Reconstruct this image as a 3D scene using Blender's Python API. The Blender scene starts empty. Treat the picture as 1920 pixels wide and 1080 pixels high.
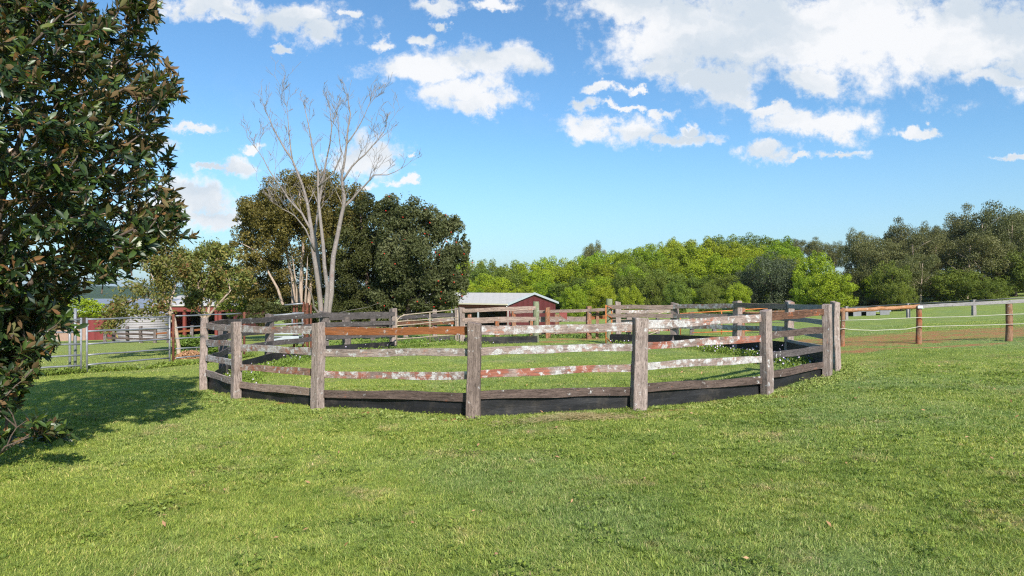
import bpy, math, random
import numpy as np
from mathutils import Vector, Matrix

# ------------------------------------------------------------------ camera
sc = bpy.context.scene
CAMZ = 2.2
cam_d = bpy.data.cameras.new('camera')
cam = bpy.data.objects.new('camera', cam_d)
sc.collection.objects.link(cam)
cam_d.lens = 24.0
cam_d.sensor_width = 36.0
cam_d.clip_start = 0.05
cam_d.clip_end = 12000
cam.location = (0, 0, CAMZ)
cam.rotation_euler = (math.radians(90), 0, 0)
sc.camera = cam
sc.render.resolution_x = 1024
sc.render.resolution_y = 576

# ------------------------------------------------------------------ view / render
sc.view_settings.view_transform = 'Standard'
sc.view_settings.look = 'None'
sc.view_settings.exposure = 0.5
sc.view_settings.gamma = 1.0
sc.view_settings.use_curve_mapping = False
sc.render.engine = 'CYCLES'
sc.cycles.max_bounces = 8
sc.cycles.diffuse_bounces = 3
sc.cycles.glossy_bounces = 2
sc.cycles.transmission_bounces = 4
sc.cycles.caustics_reflective = False
sc.cycles.caustics_refractive = False
sc.cycles.filter_width = 1.2
sc.cycles.use_denoising = False
sc.cycles.sample_clamp_indirect = 4.0

SUN_EL = math.radians(34)
SUN_AZ = math.radians(180 - 22)      # compass angle from +Y towards +X: behind the camera, a little to the right
SKY_STRENGTH = 0.105

# ------------------------------------------------------------------ node helpers
class NT:
    def __init__(self, tree):
        self.t = tree; self.n = tree.nodes; self.l = tree.links
    def node(self, kind, **kw):
        nd = self.n.new(kind)
        for k, v in kw.items():
            setattr(nd, k, v)
        return nd
    def link(self, a, b):
        self.l.new(a, b)
    def _in(self, sock, v):
        if v is None: return
        if isinstance(v, bpy.types.NodeSocket): self.l.new(v, sock)
        else: sock.default_value = v
    def math(self, op, a, b=None, c=None, clamp=False):
        nd = self.n.new('ShaderNodeMath'); nd.operation = op; nd.use_clamp = clamp
        self._in(nd.inputs[0], a); self._in(nd.inputs[1], b)
        if c is not None: self._in(nd.inputs[2], c)
        return nd.outputs[0]
    def vmath(self, op, a, b=None, c=None):
        nd = self.n.new('ShaderNodeVectorMath'); nd.operation = op
        self._in(nd.inputs[0], a)
        if b is not None: self._in(nd.inputs[1], b)
        if c is not None: self._in(nd.inputs[2], c)
        return nd
    def noise(self, vec, scale, detail=3, rough=0.55, dist=0.0):
        nd = self.n.new('ShaderNodeTexNoise')
        if vec is not None: self.l.new(vec, nd.inputs['Vector'])
        nd.inputs['Scale'].default_value = scale
        nd.inputs['Detail'].default_value = detail
        nd.inputs['Roughness'].default_value = rough
        nd.inputs['Distortion'].default_value = dist
        return nd.outputs['Fac']
    def ramp(self, fac, stops, interp='LINEAR'):
        nd = self.n.new('ShaderNodeValToRGB'); cr = nd.color_ramp; cr.interpolation = interp
        while len(cr.elements) < len(stops): cr.elements.new(0.5)
        for e, (p, col) in zip(cr.elements, stops):
            e.position = p
            if not hasattr(col, '__len__'): col = (col, col, col)
            e.color = (col[0], col[1], col[2], 1)
        self._in(nd.inputs[0], fac)
        return nd.outputs[0]
    def mix(self, fac, a, b, mode='MIX'):
        nd = self.n.new('ShaderNodeMix'); nd.data_type = 'RGBA'; nd.blend_type = mode
        self._in(nd.inputs['Factor'], fac)
        for s, v in ((nd.inputs[6], a), (nd.inputs[7], b)):
            if isinstance(v, bpy.types.NodeSocket): self.l.new(v, s)
            else: s.default_value = (v[0], v[1], v[2], 1)
        return nd.outputs[2]
    def smooth(self, v, lo, hi):
        nd = self.n.new('ShaderNodeMapRange'); nd.interpolation_type = 'SMOOTHSTEP'
        self._in(nd.inputs[0], v)
        nd.inputs[1].default_value = lo; nd.inputs[2].default_value = hi
        return nd.outputs[0]

# ------------------------------------------------------------------ world: physical sky with cumulus
world = bpy.data.worlds.new('World')
sc.world = world
world.use_nodes = True
W = NT(world.node_tree)
W.n.clear()
w_out = W.node('ShaderNodeOutputWorld')
w_bg = W.node('ShaderNodeBackground')
w_bg.inputs['Strength'].default_value = SKY_STRENGTH
W.link(w_bg.outputs[0], w_out.inputs[0])
sky = W.node('ShaderNodeTexSky', sky_type='NISHITA')
sky.sun_disc = False
sky.sun_elevation = SUN_EL
sky.sun_rotation = SUN_AZ
sky.altitude = 100
sky.air_density = 1.0
sky.dust_density = 0.6
sky.ozone_density = 2.2
tc = W.node('ShaderNodeTexCoord')
sep = W.node('ShaderNodeSeparateXYZ'); W.link(tc.outputs['Generated'], sep.inputs[0])
ysafe = W.math('MAXIMUM', sep.outputs[1], 0.05)
cu = W.math('DIVIDE', sep.outputs[0], ysafe)
cv = W.math('DIVIDE', sep.outputs[2], ysafe)
comb = W.node('ShaderNodeCombineXYZ'); W.link(cu, comb.inputs[0]); W.link(cv, comb.inputs[1])
uv = comb.outputs[0]
# warp gives the clouds ragged outlines
wn = W.node('ShaderNodeTexNoise'); W.link(uv, wn.inputs['Vector'])
wn.inputs['Scale'].default_value = 13; wn.inputs['Detail'].default_value = 6; wn.inputs['Roughness'].default_value = 0.6
wv = W.vmath('SUBTRACT', wn.outputs['Color'], (0.5, 0.5, 0.5))
wv2 = W.vmath('MULTIPLY_ADD', wv.outputs[0], (0.105, 0.060, 0), uv)
wf = W.node('ShaderNodeTexNoise'); W.link(uv, wf.inputs['Vector'])
wf.inputs['Scale'].default_value = 48; wf.inputs['Detail'].default_value = 6; wf.inputs['Roughness'].default_value = 0.65
wv3 = W.vmath('MULTIPLY_ADD', W.vmath('SUBTRACT', wf.outputs['Color'], (0.5, 0.5, 0.5)).outputs[0], (0.050, 0.030, 0), wv2.outputs[0])
uvw = wv3.outputs[0]
# cumulus as directions: centre (degrees-free tangents), half sizes  [px, py, half w, half h]
CL = [(385, 8, 95, 26), (560, 38, 95, 30), (610, 62, 50, 24), (660, 32, 22, 9), (350, 20, 40, 22), (430, 32, 48, 14),
      (800, 125, 115, 24), (900, 115, 130, 30), (990, 115, 48, 30), (870, 165, 75, 28), (900, 190, 80, 18), (720, 86, 24, 12),
      (790, 70, 26, 12), (818, 45, 18, 8), (820, 8, 60, 14), (920, 8, 40, 12),
      (1200, 12, 120, 30), (1290, 60, 150, 75), (1420, 60, 200, 95), (1620, 60, 240, 105), (1800, 70, 260, 95), (1870, 150, 100, 20),
      (1250, 122, 85, 26), (1360, 160, 60, 48), (1330, 150, 70, 25), (1520, 155, 80, 28), (1390, 195, 34, 14),
      (1130, 160, 34, 9), (1180, 158, 22, 8), (1095, 192, 28, 13), (1160, 198, 30, 7),
      (1110, 235, 60, 22), (1190, 245, 50, 26), (1245, 262, 40, 16), (1300, 258, 46, 13), (1225, 212, 24, 8), (1300, 240, 20, 8),
      (1490, 232, 75, 22), (1575, 235, 72, 27), (1440, 212, 38, 12), (1440, 284, 52, 17), (1500, 289, 24, 6), (1580, 286, 42, 8), (1720, 246, 50, 10), (1755, 240, 16, 9),
      (364, 239, 44, 9), (435, 308, 36, 15), (395, 313, 28, 7), (365, 375, 90, 34), (320, 405, 80, 24), (400, 410, 60, 20), (290, 270, 40, 22),
      (700, 288, 60, 34), (660, 300, 45, 20), (765, 292, 12, 7), (765, 338, 22, 8), (690, 350, 20, 8), (470, 272, 18, 7), (1900, 291, 40, 6),
      (535, 92, 18, 7), (455, 480, 0.1, 0.1)]
dmin = None
for (px, py, a, b) in CL:
    cx, cz = (px - 960) / 1280, (540 - py) / 1280
    ia, ib = 1280 / (a * 1.12), 1280 / (b * 1.12)
    vm = W.vmath('MULTIPLY_ADD', uvw, (ia, ib, 0), (-cx * ia, -cz * ib, 0))
    ln = W.vmath('LENGTH', vm.outputs[0]).outputs['Value']
    dmin = ln if dmin is None else W.math('MINIMUM', dmin, ln)
fn = W.noise(uv, 22, 9, 0.66)
fn2 = W.noise(uvw, 7, 5, 0.6)
den = W.math('MULTIPLY', W.math('SUBTRACT', 1.0, dmin), W.math('ADD', 1.0, W.math('MULTIPLY', W.smooth(dmin, 1.0, 0.4), 0.45)))
den = W.math('ADD', den, W.math('MULTIPLY', W.math('SUBTRACT', fn, 0.5), 2.9))
den = W.math('ADD', den, W.math('MULTIPLY', W.math('SUBTRACT', fn2, 0.5), 0.5))
cover = W.smooth(den, -0.25, 0.72)
front = W.math('GREATER_THAN', sep.outputs[1], 0.06)
cover = W.math('MULTIPLY', W.math('MULTIPLY', cover, front), 0.97)
# thin high veil
veil = W.smooth(W.noise(uvw, 3.0, 6, 0.7), 0.50, 0.85)
cover = W.math('MAXIMUM', cover, W.math('MULTIPLY', W.math('MULTIPLY', veil, front), 0.10))
# cloud body: thick parts are greyer below
body = W.smooth(W.noise(W.vmath('MULTIPLY', uvw, (1, 2.2, 1)).outputs[0], 4.6, 4, 0.5), 0.40, 0.60)
thick = W.smooth(dmin, 1.0, 0.55)
grey = W.math('MULTIPLY', body, thick)
ccol = W.mix(W.math('MULTIPLY', grey, 0.85), (6.6, 6.65, 6.75), (4.3, 4.9, 5.5))
skyc = W.vmath('MULTIPLY', sky.outputs[0], (0.69, 0.985, 1.14)).outputs[0]
# the milky band over the horizon
hz = W.smooth(sep.outputs[2], 0.22, -0.02)
skyc = W.mix(W.math('MULTIPLY', hz, 0.55), skyc, (3.35, 4.35, 5.15))
final = W.mix(cover, skyc, ccol)
W.link(final, w_bg.inputs['Color'])

# ------------------------------------------------------------------ sun
sun_d = bpy.data.lights.new('sun', 'SUN')
sun_d.energy = 5.0
sun_d.angle = math.radians(0.55)
sun_d.color = (1.0, 0.945, 0.86)
sun = bpy.data.objects.new('sun', sun_d)
sc.collection.objects.link(sun)
tosun = Vector((math.sin(SUN_AZ) * math.cos(SUN_EL), math.cos(SUN_AZ) * math.cos(SUN_EL), math.sin(SUN_EL)))
sun.rotation_euler = tosun.to_track_quat('Z', 'Y').to_euler()

# ------------------------------------------------------------------ object helpers
col = sc.collection
rng = np.random.default_rng(7)
random.seed(7)

def tag(o, label=None, cat=None, group=None, kind=None):
    if label: o['label'] = label
    if cat: o['category'] = cat
    if group: o['group'] = group
    if kind: o['kind'] = kind
    return o

def empty(name, loc):
    o = bpy.data.objects.new(name, None); col.objects.link(o)
    o.location = loc; o.empty_display_size = 0.2
    return o

def link_mesh(name, me, mat=None, parent=None, loc=None, rot=None):
    o = bpy.data.objects.new(name, me); col.objects.link(o)
    if mat is not None and len(me.materials) == 0: me.materials.append(mat)
    if parent is not None:
        o.parent = parent
    if loc is not None:
        loc = Vector(loc)
        if parent is not None:
            q = parent
            while q is not None:
                loc = loc - Vector(q.location); q = q.parent
        o.location = loc
    elif parent is not None:
        loc = Vector((0, 0, 0)); q = parent
        while q is not None:
            loc = loc - Vector(q.location); q = q.parent
        o.location = loc
    if rot is not None: o.rotation_euler = rot
    return o

def np_mesh(name, V, F, smooth=False, attrs=None):
    """V: (n,3); F: (m,k) constant k"""
    V = np.asarray(V, dtype=np.float32); F = np.asarray(F, dtype=np.int32)
    me = bpy.data.meshes.new(name)
    k = F.shape[1]
    me.vertices.add(len(V)); me.vertices.foreach_set('co', V.ravel())
    me.loops.add(F.size); me.loops.foreach_set('vertex_index', F.ravel())
    me.polygons.add(len(F))
    me.polygons.foreach_set('loop_start', np.arange(0, F.size, k, dtype=np.int32))
    me.polygons.foreach_set('loop_total', np.full(len(F), k, dtype=np.int32))
    me.update(calc_edges=True)
    if smooth: me.polygons.foreach_set('use_smooth', np.ones(len(F), dtype=bool))
    if attrs:
        for an, arr in attrs.items():
            a = me.attributes.new(an, 'FLOAT', 'POINT')
            a.data.foreach_set('value', np.asarray(arr, dtype=np.float32))
    return me

class MB:
    def __init__(self): self.v = []; self.f = []; self.s = []
    def add(self, vs, fs, smooth=False):
        b = len(self.v); self.v.extend([tuple(x) for x in vs])
        self.f.extend([tuple(b + i for i in f) for f in fs]); self.s.extend([smooth] * len(fs))
        return self
    def box(self, x0, y0, z0, x1, y1, z1):
        vs = [(x0,y0,z0),(x1,y0,z0),(x1,y1,z0),(x0,y1,z0),(x0,y0,z1),(x1,y0,z1),(x1,y1,z1),(x0,y1,z1)]
        return self.add(vs, [(0,3,2,1),(4,5,6,7),(0,1,5,4),(1,2,6,5),(2,3,7,6),(3,0,4,7)])
    def loft(self, rings, smooth=False, cap=True, closed=True):
        b = len(self.v); n = len(rings[0])
        for r in rings: self.v.extend([tuple(p) for p in r])
        for i in range(len(rings) - 1):
            for j in range(n if closed else n - 1):
                a = b + i*n + j; c = b + i*n + (j+1) % n
                self.f.append((a, c, c + n, a + n)); self.s.append(smooth)
        if cap:
            self.f.append(tuple(b + j for j in range(n))[::-1]); self.s.append(False)
            e = b + (len(rings)-1)*n
            self.f.append(tuple(e + j for j in range(n))); self.s.append(False)
        return self
    def tube(self, pts, rads, n=8, cap=True):
        pts = [Vector(p) for p in pts]
        if not hasattr(rads, '__len__'): rads = [rads]*len(pts)
        rings = []; up = None
        for i, p in enumerate(pts):
            if i == 0: d = pts[1]-pts[0]
            elif i == len(pts)-1: d = pts[-1]-pts[-2]
            else: d = (pts[i+1]-pts[i-1])
            d.normalize()
            if up is None:
                up = Vector((0,0,1)) if abs(d.z) < 0.9 else Vector((1,0,0))
            s = d.cross(up); s.normalize(); u = s.cross(d); u.normalize(); up = u
            rings.append([p + (s*math.cos(2*math.pi*k/n) + u*math.sin(2*math.pi*k/n))*rads[i] for k in range(n)])
        return self.loft(rings, smooth=True, cap=cap)
    def mesh(self, name):
        me = bpy.data.meshes.new(name)
        me.from_pydata(self.v, [], self.f)
        me.polygons.foreach_set('use_smooth', self.s)
        me.update()
        return me
    def build(self, name, mat, parent=None, loc=None, rot=None):
        return link_mesh(name, self.mesh(name), mat, parent, loc, rot)

# ------------------------------------------------------------------ terrain height
def W3(px, py, d): return ((px-960)/1280*d, d, CAMZ-(py-540)/1280*d)
CP = [(-7.4,16.4,-.22),(-5.86,14.5,-.13),(-3.59,12.7,-.06),(-.64,11.7,-.01),(2.21,11.9,.06),(4.88,13.1,.17),(6.84,14.8,.28),(7.65,16.1,.27),
      (8.5,20.9,.12),(7.76,23.5,.06),(6.16,25.9,.0),(3.9,27.5,-.03),(1,28.3,-.05),(-2,28,-.1),(-4.6,26.8,-.15),(-6.8,24.6,-.2),(-7.9,22.2,-.25),(-8.1,19.2,-.25),
      (0,20,-.03),(0,5,.0),(-6.6,8.8,-.12),(6,6,.2),(12,10,.45),(-14,8,-.25),(0,-8,.05),(14,-6,.4),(-14,-6,-.1),
      (10.6,21.9,.35),(13,21.9,.4),(15.3,21,.56),(20,20,.8),(30,25,1.2),
      (-13.1,20.5,-.38),(-11.6,23.5,-.48),(-10.6,27,-.55),(-20,18,-.5),
      (-20,32,-.9),(-25,42,-1.25),(-28,52,-1.74),(-36,60,-2.35),(-45,45,-2),(-10,40,-.9),(-8,60,-1.8),
      (0,34,-.3),(5,35,-.3),(2,50,-1.1),(3,75,-2.1),(-10,90,-2.8),(15,90,-1.6),(30,60,-.6),(33,57,-.34),(34,51,.13),(29.4,60,-.55),(40,75,-.5),(55,75,.6),(45,45,.9),(60,40,1.6),
      (0,110,-2.2),(20,110,-.5),(35,112,1.0),(50,118,1.6),(42,135,4.6),(52,150,5.5),(25,140,1.5),(0,150,-1.5),(75,100,2.5),(90,120,3.5),(90,60,2.5),(90,160,5),
      (-40,90,-4),(-70,80,-5),(-70,150,-11),(-30,150,-7)]
CP = np.array(CP, dtype=float)
def _U(r2): return 0.5*r2*np.log(np.maximum(r2, 1e-9))
def _fit():
    X = CP[:, :2]/30; n = len(X)
    K = _U(((X[:,None]-X[None])**2).sum(-1)) + np.eye(n)*0.002
    Pm = np.c_[np.ones(n), X]
    A = np.zeros((n+3, n+3)); A[:n,:n] = K; A[:n,n:] = Pm; A[n:,:n] = Pm.T
    return np.linalg.solve(A, np.r_[CP[:,2], 0, 0, 0]), X
_w, _X = _fit()
def gzn(x, y):
    x = np.asarray(x, float); y = np.asarray(y, float)
    xc = np.clip(x, -70, 90); yc = np.clip(y, -9, 160)
    q = np.stack([xc.ravel(), yc.ravel()], -1)/30
    out = np.zeros(len(q))
    for i in range(0, len(q), 40000):
        qq = q[i:i+40000]
        r2 = ((qq[:,None]-_X[None])**2).sum(-1)
        out[i:i+40000] = _U(r2) @ _w[:-3] + _w[-3] + qq @ _w[-2:]
    out = out.reshape(x.shape)
    e = np.maximum(0, np.hypot(x-xc, y-yc))
    far = -13.0
    t = np.clip(e/350, 0, 1); t = t*t*(3-2*t)
    out = out*(1-t) + far*t
    return out
def gz(x, y): return float(gzn(np.array([x]), np.array([y]))[0])
def G(px, d): x = (px-960)/1280*d; return (x, d, gz(x, d))

# ------------------------------------------------------------------ materials
def new_mat(name):
    m = bpy.data.materials.new(name); m.use_nodes = True
    N = NT(m.node_tree)
    b = m.node_tree.nodes['Principled BSDF']
    return m, N, b

def flat_mat(name, c, rough=0.6, metal=0.0, var=0.15, scale=6, spec=0.4, bump=0.0):
    m, N, b = new_mat(name)
    t = N.node('ShaderNodeTexCoord')
    n = N.noise(t.outputs['Object'], scale, 5, 0.65)
    lo = [x*(1-var) for x in c]; hi = [min(1, x*(1+var)) for x in c]
    N.link(N.ramp(n, [(0.3, lo), (0.7, hi)]), b.inputs['Base Color'])
    b.inputs['Roughness'].default_value = rough; b.inputs['Metallic'].default_value = metal
    b.inputs['Specular IOR Level'].default_value = spec
    if bump:
        bp = N.node('ShaderNodeBump'); bp.inputs['Strength'].default_value = bump
        N.link(n, bp.inputs['Height']); N.link(bp.outputs[0], b.inputs['Normal'])
    return m

def wood_mat(name, dark, light, lichen=0.0, red=0.0, redcol=(0.30, 0.085, 0.03), axis='X', lich_col=(0.62, 0.61, 0.60), rough=0.85, band=0.0):
    """weathered timber: grain along the local axis, lichen blotches, rust-red stain"""
    m, N, b = new_mat(name)
    t = N.node('ShaderNodeTexCoord'); oi = N.node('ShaderNodeObjectInfo')
    off = N.vmath('SCALE', (31.7, 17.3, 23.9)); off.inputs['Scale'].default_value = 1
    N.link(oi.outputs['Random'], off.inputs['Scale'])
    p = N.vmath('ADD', t.outputs['Object'], off.outputs[0]).outputs[0]
    sc_ = (1.2, 14, 14) if axis == 'X' else (14, 14, 1.2)
    g = N.noise(N.vmath('MULTIPLY', p, sc_).outputs[0], 2.6, 8, 0.72)
    g2 = N.noise(N.vmath('MULTIPLY', p, tuple(s*2.2 for s in sc_)).outputs[0], 4.5, 5, 0.75)
    big = N.noise(p, 1.7, 4, 0.6)
    dark = [min(.8, x*k) for x, k in zip(dark, (1.32, 1.22, 1.18))]; light = [min(.8, x*k) for x, k in zip(light, (1.36, 1.26, 1.22))]
    c = N.ramp(g, [(0.30, dark), (0.50, [(a+b_)/2 for a, b_ in zip(dark, light)]), (0.72, light)])
    c = N.mix(N.smooth(g2, 0.50, 0.36), c, [x*0.28 for x in dark])
    c = N.mix(N.math('MULTIPLY', N.smooth(big, 0.45, 0.70), 0.4), c, [x*0.55 for x in dark])
    if red > 0:
        rn = N.noise(p, 2.3, 6, 0.7)
        c = N.mix(N.math('MULTIPLY', N.smooth(N.math('ADD', rn, N.math('MULTIPLY', N.math('SUBTRACT', g, 0.5), 0.35)), 0.64-0.34*red, 0.76-0.30*red), 0.80), c,
                  N.ramp(g, [(0.3, [x*0.45 for x in redcol]), (0.7, [min(1, x*1.5) for x in redcol])]))
    if lichen > 0:
        wq = N.node('ShaderNodeTexNoise'); N.link(p, wq.inputs['Vector']); wq.inputs['Scale'].default_value = 14; wq.inputs['Detail'].default_value = 6; wq.inputs['Roughness'].default_value = 0.7
        pw = N.vmath('MULTIPLY_ADD', N.vmath('SUBTRACT', wq.outputs['Color'], (0.5,)*3).outputs[0], (0.22,)*3, p).outputs[0]
        pst = N.vmath('MULTIPLY', pw, (.8, 1.1, 1.1) if axis == 'X' else (1.1, 1.1, .8)).outputs[0]
        vo = N.node('ShaderNodeTexVoronoi'); N.link(pst, vo.inputs['Vector']); vo.inputs['Scale'].default_value = 7.5
        blob = N.noise(p, 3.0, 7, 0.75)
        pick = N.noise(p, 1.6, 3, 0.6)
        v1 = N.math('SUBTRACT', N.math('ADD', N.math('MULTIPLY', pick, 0.9), 0.42*lichen - 0.36), vo.outputs['Distance'])
        v2 = N.math('SUBTRACT', N.math('ADD', blob, N.math('MULTIPLY', pick, 0.35)), 0.93 - 0.26*lichen)
        lm = N.math('MAXIMUM', N.smooth(v1, -0.06, 0.14), N.math('MULTIPLY', N.smooth(v2, -0.03, 0.07), 0.8))
        fine = N.noise(p, 60, 4, 0.7)
        lm = N.math('MULTIPLY', lm, N.smooth(fine, 0.34, 0.52))
        lc = N.ramp(N.noise(p, 12, 7, 0.8), [(0.36, [x*0.42 for x in lich_col]), (0.60, lich_col)])
        c = N.mix(lm, c, lc)
    N.link(c, b.inputs['Base Color'])
    b.inputs['Roughness'].default_value = rough
    b.inputs['Specular IOR Level'].default_value = 0.25
    bp = N.node('ShaderNodeBump'); bp.inputs['Strength'].default_value = 0.7; bp.inputs['Distance'].default_value = 0.012
    N.link(N.math('ADD', g, g2), bp.inputs['Height']); N.link(bp.outputs[0], b.inputs['Normal'])
    return m

M = {}
GD, GL = (0.10, 0.080, 0.070), (0.37, 0.32, 0.29)
M['post'] = wood_mat('weathered_post', (0.105, 0.085, 0.075), (0.36, 0.31, 0.285), 0.08, axis='Z')
M['post_lichen'] = wood_mat('lichen_post', (0.12, 0.095, 0.085), (0.38, 0.33, 0.30), 0.16, 0.1, axis='Z')
M['post_mid'] = wood_mat('mid_post', (0.060, 0.047, 0.040), (0.25, 0.205, 0.18), 0.02, axis='Z')
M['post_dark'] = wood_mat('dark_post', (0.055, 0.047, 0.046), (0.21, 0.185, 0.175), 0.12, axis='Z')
M['post_brown'] = wood_mat('brown_post', (0.10, 0.055, 0.032), (0.32, 0.20, 0.13), 0.05, 0.4, axis='Z')
M['post_green'] = wood_mat('green_treated_post', (0.10, 0.125, 0.07), (0.25, 0.28, 0.19), 0.1, axis='Z')
M['post_pale'] = wood_mat('pale_grey_post', (0.16, 0.155, 0.155), (0.30, 0.29, 0.29), 0.0, axis='Z')
M['rail'] = wood_mat('grey_rail', GD, GL, 0.50, 0.10)
M['rail_plain'] = wood_mat('plain_rail', (0.12, 0.09, 0.075), (0.36, 0.29, 0.25), 0.06, 0.12)
M['rail_lichen'] = wood_mat('lichen_rail', (0.12, 0.095, 0.085), (0.36, 0.30, 0.27), 0.84, 0.28)
M['rail_red'] = wood_mat('red_lichen_rail', (0.11, 0.08, 0.07), (0.33, 0.27, 0.24), 0.70, 0.55, (0.27, 0.075, 0.04))
M['rail_stain'] = wood_mat('red_stained_rail', (0.12, 0.07, 0.05), (0.34, 0.24, 0.19), 0.55, 0.48, (0.27, 0.085, 0.04))
M['rail_rust'] = wood_mat('rust_rail', (0.10, 0.05, 0.03), (0.28, 0.15, 0.09), 0.10, 0.97, (0.26, 0.085, 0.025))
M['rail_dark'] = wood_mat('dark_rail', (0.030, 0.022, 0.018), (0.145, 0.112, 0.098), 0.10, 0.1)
M['rail_black_shaded'] = wood_mat('charcoal_shaded_rail', (0.030, 0.028, 0.030), (0.115, 0.105, 0.105), 0.12)  # charcoal timber; on the pen's far left rails, unlit faces painted dark
M['rail_brown'] = wood_mat('brown_rail', (0.05, 0.026, 0.018), (0.17, 0.095, 0.06), 0.06, 0.3)
M['log_rust'] = wood_mat('bark_log', (0.16, 0.075, 0.035), (0.50, 0.29, 0.16), 0.10, 0.35, (0.36, 0.15, 0.05))
M['rail_silver'] = wood_mat('silver_grey_rail', (0.22, 0.22, 0.225), (0.33, 0.33, 0.33), 0.0)
def rubber_mat():
    m, N, b = new_mat('black_rubber'); t = N.node('ShaderNodeTexCoord'); P = t.outputs['Object']
    d = N.smooth(N.noise(P, 2.2, 8, 0.75), 0.46, 0.75)
    c = N.mix(N.math('MULTIPLY', d, 0.5), (0.013, 0.013, 0.015), (0.10, 0.082, 0.065))
    sp = N.smooth(N.noise(P, 26, 4, 0.7), 0.64, 0.72)
    c = N.mix(N.math('MULTIPLY', sp, 0.35), c, (0.20, 0.17, 0.14)); N.link(c, b.inputs['Base Color'])
    b.inputs['Roughness'].default_value = 0.6; b.inputs['Specular IOR Level'].default_value = 0.3
    bp = N.node('ShaderNodeBump'); bp.inputs['Strength'].default_value = 0.4; bp.inputs['Distance'].default_value = 0.03
    N.link(N.noise(N.vmath('MULTIPLY', P, (1.5, 1.5, 6)).outputs[0], 1.6, 4, 0.6), bp.inputs['Height']); N.link(bp.outputs[0], b.inputs['Normal'])
    return m
M['rubber'] = rubber_mat()
M['steel'] = flat_mat('galvanised_steel', (0.25, 0.255, 0.275), 0.5, 0.35, 0.22, 9, 0.5)
M['zinc'] = flat_mat('zinc_sheet', (0.55, 0.58, 0.62), 0.45, 0.4, 0.12, 3, 0.5)
M['rustpipe'] = flat_mat('rusted_pipe', (0.14, 0.050, 0.030), 0.8, 0.1, 0.5, 14, 0.3)
M['orangepipe'] = flat_mat('orange_pipe', (0.50, 0.17, 0.05), 0.7, 0.1, 0.4, 14, 0.3)
M['tanpipe'] = flat_mat('tan_pipe', (0.38, 0.30, 0.22), 0.65, 0.2, 0.3, 14, 0.4)
M['rope'] = flat_mat('white_rope', (0.50, 0.47, 0.40), 0.8, 0, 0.1, 20, 0.3)
M['wire'] = flat_mat('dark_wire', (0.20, 0.19, 0.19), 0.6, 0.4, 0.2, 20, 0.3)
M['bark'] = wood_mat('tree_bark', (0.07, 0.055, 0.045), (0.16, 0.13, 0.105), 0.0, axis='Z')
M['bark_dead'] = wood_mat('bleached_bark', (0.125, 0.112, 0.105), (0.29, 0.27, 0.255), 0.10, 0.06, axis='Z')
M['bark_pale'] = wood_mat('pale_bark', (0.22, 0.17, 0.13), (0.46, 0.39, 0.32), 0.05, axis='Z')
M['bark_dark'] = wood_mat('dark_bark', (0.055, 0.04, 0.03), (0.16, 0.12, 0.10), 0.0, axis='Z')

def corrugated(name, c, axis='X', pitch=0.09, depth=0.6, rough=0.5, metal=0.0, dirt=0.2):
    m, N, b = new_mat(name)
    t = N.node('ShaderNodeTexCoord'); s = N.node('ShaderNodeSeparateXYZ'); N.link(t.outputs['Object'], s.inputs[0])
    a = s.outputs['XYZ'.index(axis)]
    w = N.math('SINE', N.math('MULTIPLY', a, 2*math.pi/pitch))
    bp = N.node('ShaderNodeBump'); bp.inputs['Strength'].default_value = depth; bp.inputs['Distance'].default_value = 0.02
    N.link(w, bp.inputs['Height']); N.link(bp.outputs[0], b.inputs['Normal'])
    n = N.noise(t.outputs['Object'], 1.5, 5, 0.6)
    c2 = N.ramp(n, [(0.3, [x*(1-dirt) for x in c]), (0.7, c)])
    c2 = N.mix(N.math('MULTIPLY', N.smooth(w, -0.5, -1.0), 0.35 if depth > .3 else .10), c2, [x*0.5 for x in c])
    N.link(c2, b.inputs['Base Color'])
    b.inputs['Roughness'].default_value = rough; b.inputs['Metallic'].default_value = metal
    return m
M['redwall'] = corrugated('maroon_shaded_cladding', (0.115, 0.022, 0.025), 'Y', 0.76, 0.8)  # darker copy of the red cladding, gable shade put into the colour
M['redwall_x'] = corrugated('red_cladding', (0.21, 0.035, 0.035), 'X', 0.76, 0.8)
M['roofwhite'] = corrugated('pale_roof', (0.54, 0.50, 0.45), 'X', 0.76, 0.10, 0.5, 0, 0.12)
M['roofgrey'] = corrugated('grey_roof', (0.30, 0.32, 0.36), 'X', 0.5, 0.4, 0.45, 0.2, 0.2)
M['redtrim'] = flat_mat('red_trim', (0.20, 0.045, 0.035), 0.5, 0, 0.1)
M['creamtrim'] = flat_mat('cream_gutter', (0.62, 0.55, 0.42), 0.5, 0, 0.1)
M['whitepaint'] = flat_mat('white_paint', (0.74, 0.73, 0.71), 0.5, 0, 0.06)
M['palewall'] = flat_mat('pale_wall', (0.19, 0.19, 0.20), 0.8, 0, 0.2, 2)
M['darkin'] = flat_mat('dark_lining', (0.10, 0.085, 0.07), 0.9, 0, 0.2)
M['brownwall'] = flat_mat('tan_wall', (0.34, 0.22, 0.17), 0.8, 0, 0.15)
M['tank'] = flat_mat('tank_plastic', (0.34, 0.32, 0.335), 0.45, 0, 0.08, 1.5)

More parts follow.
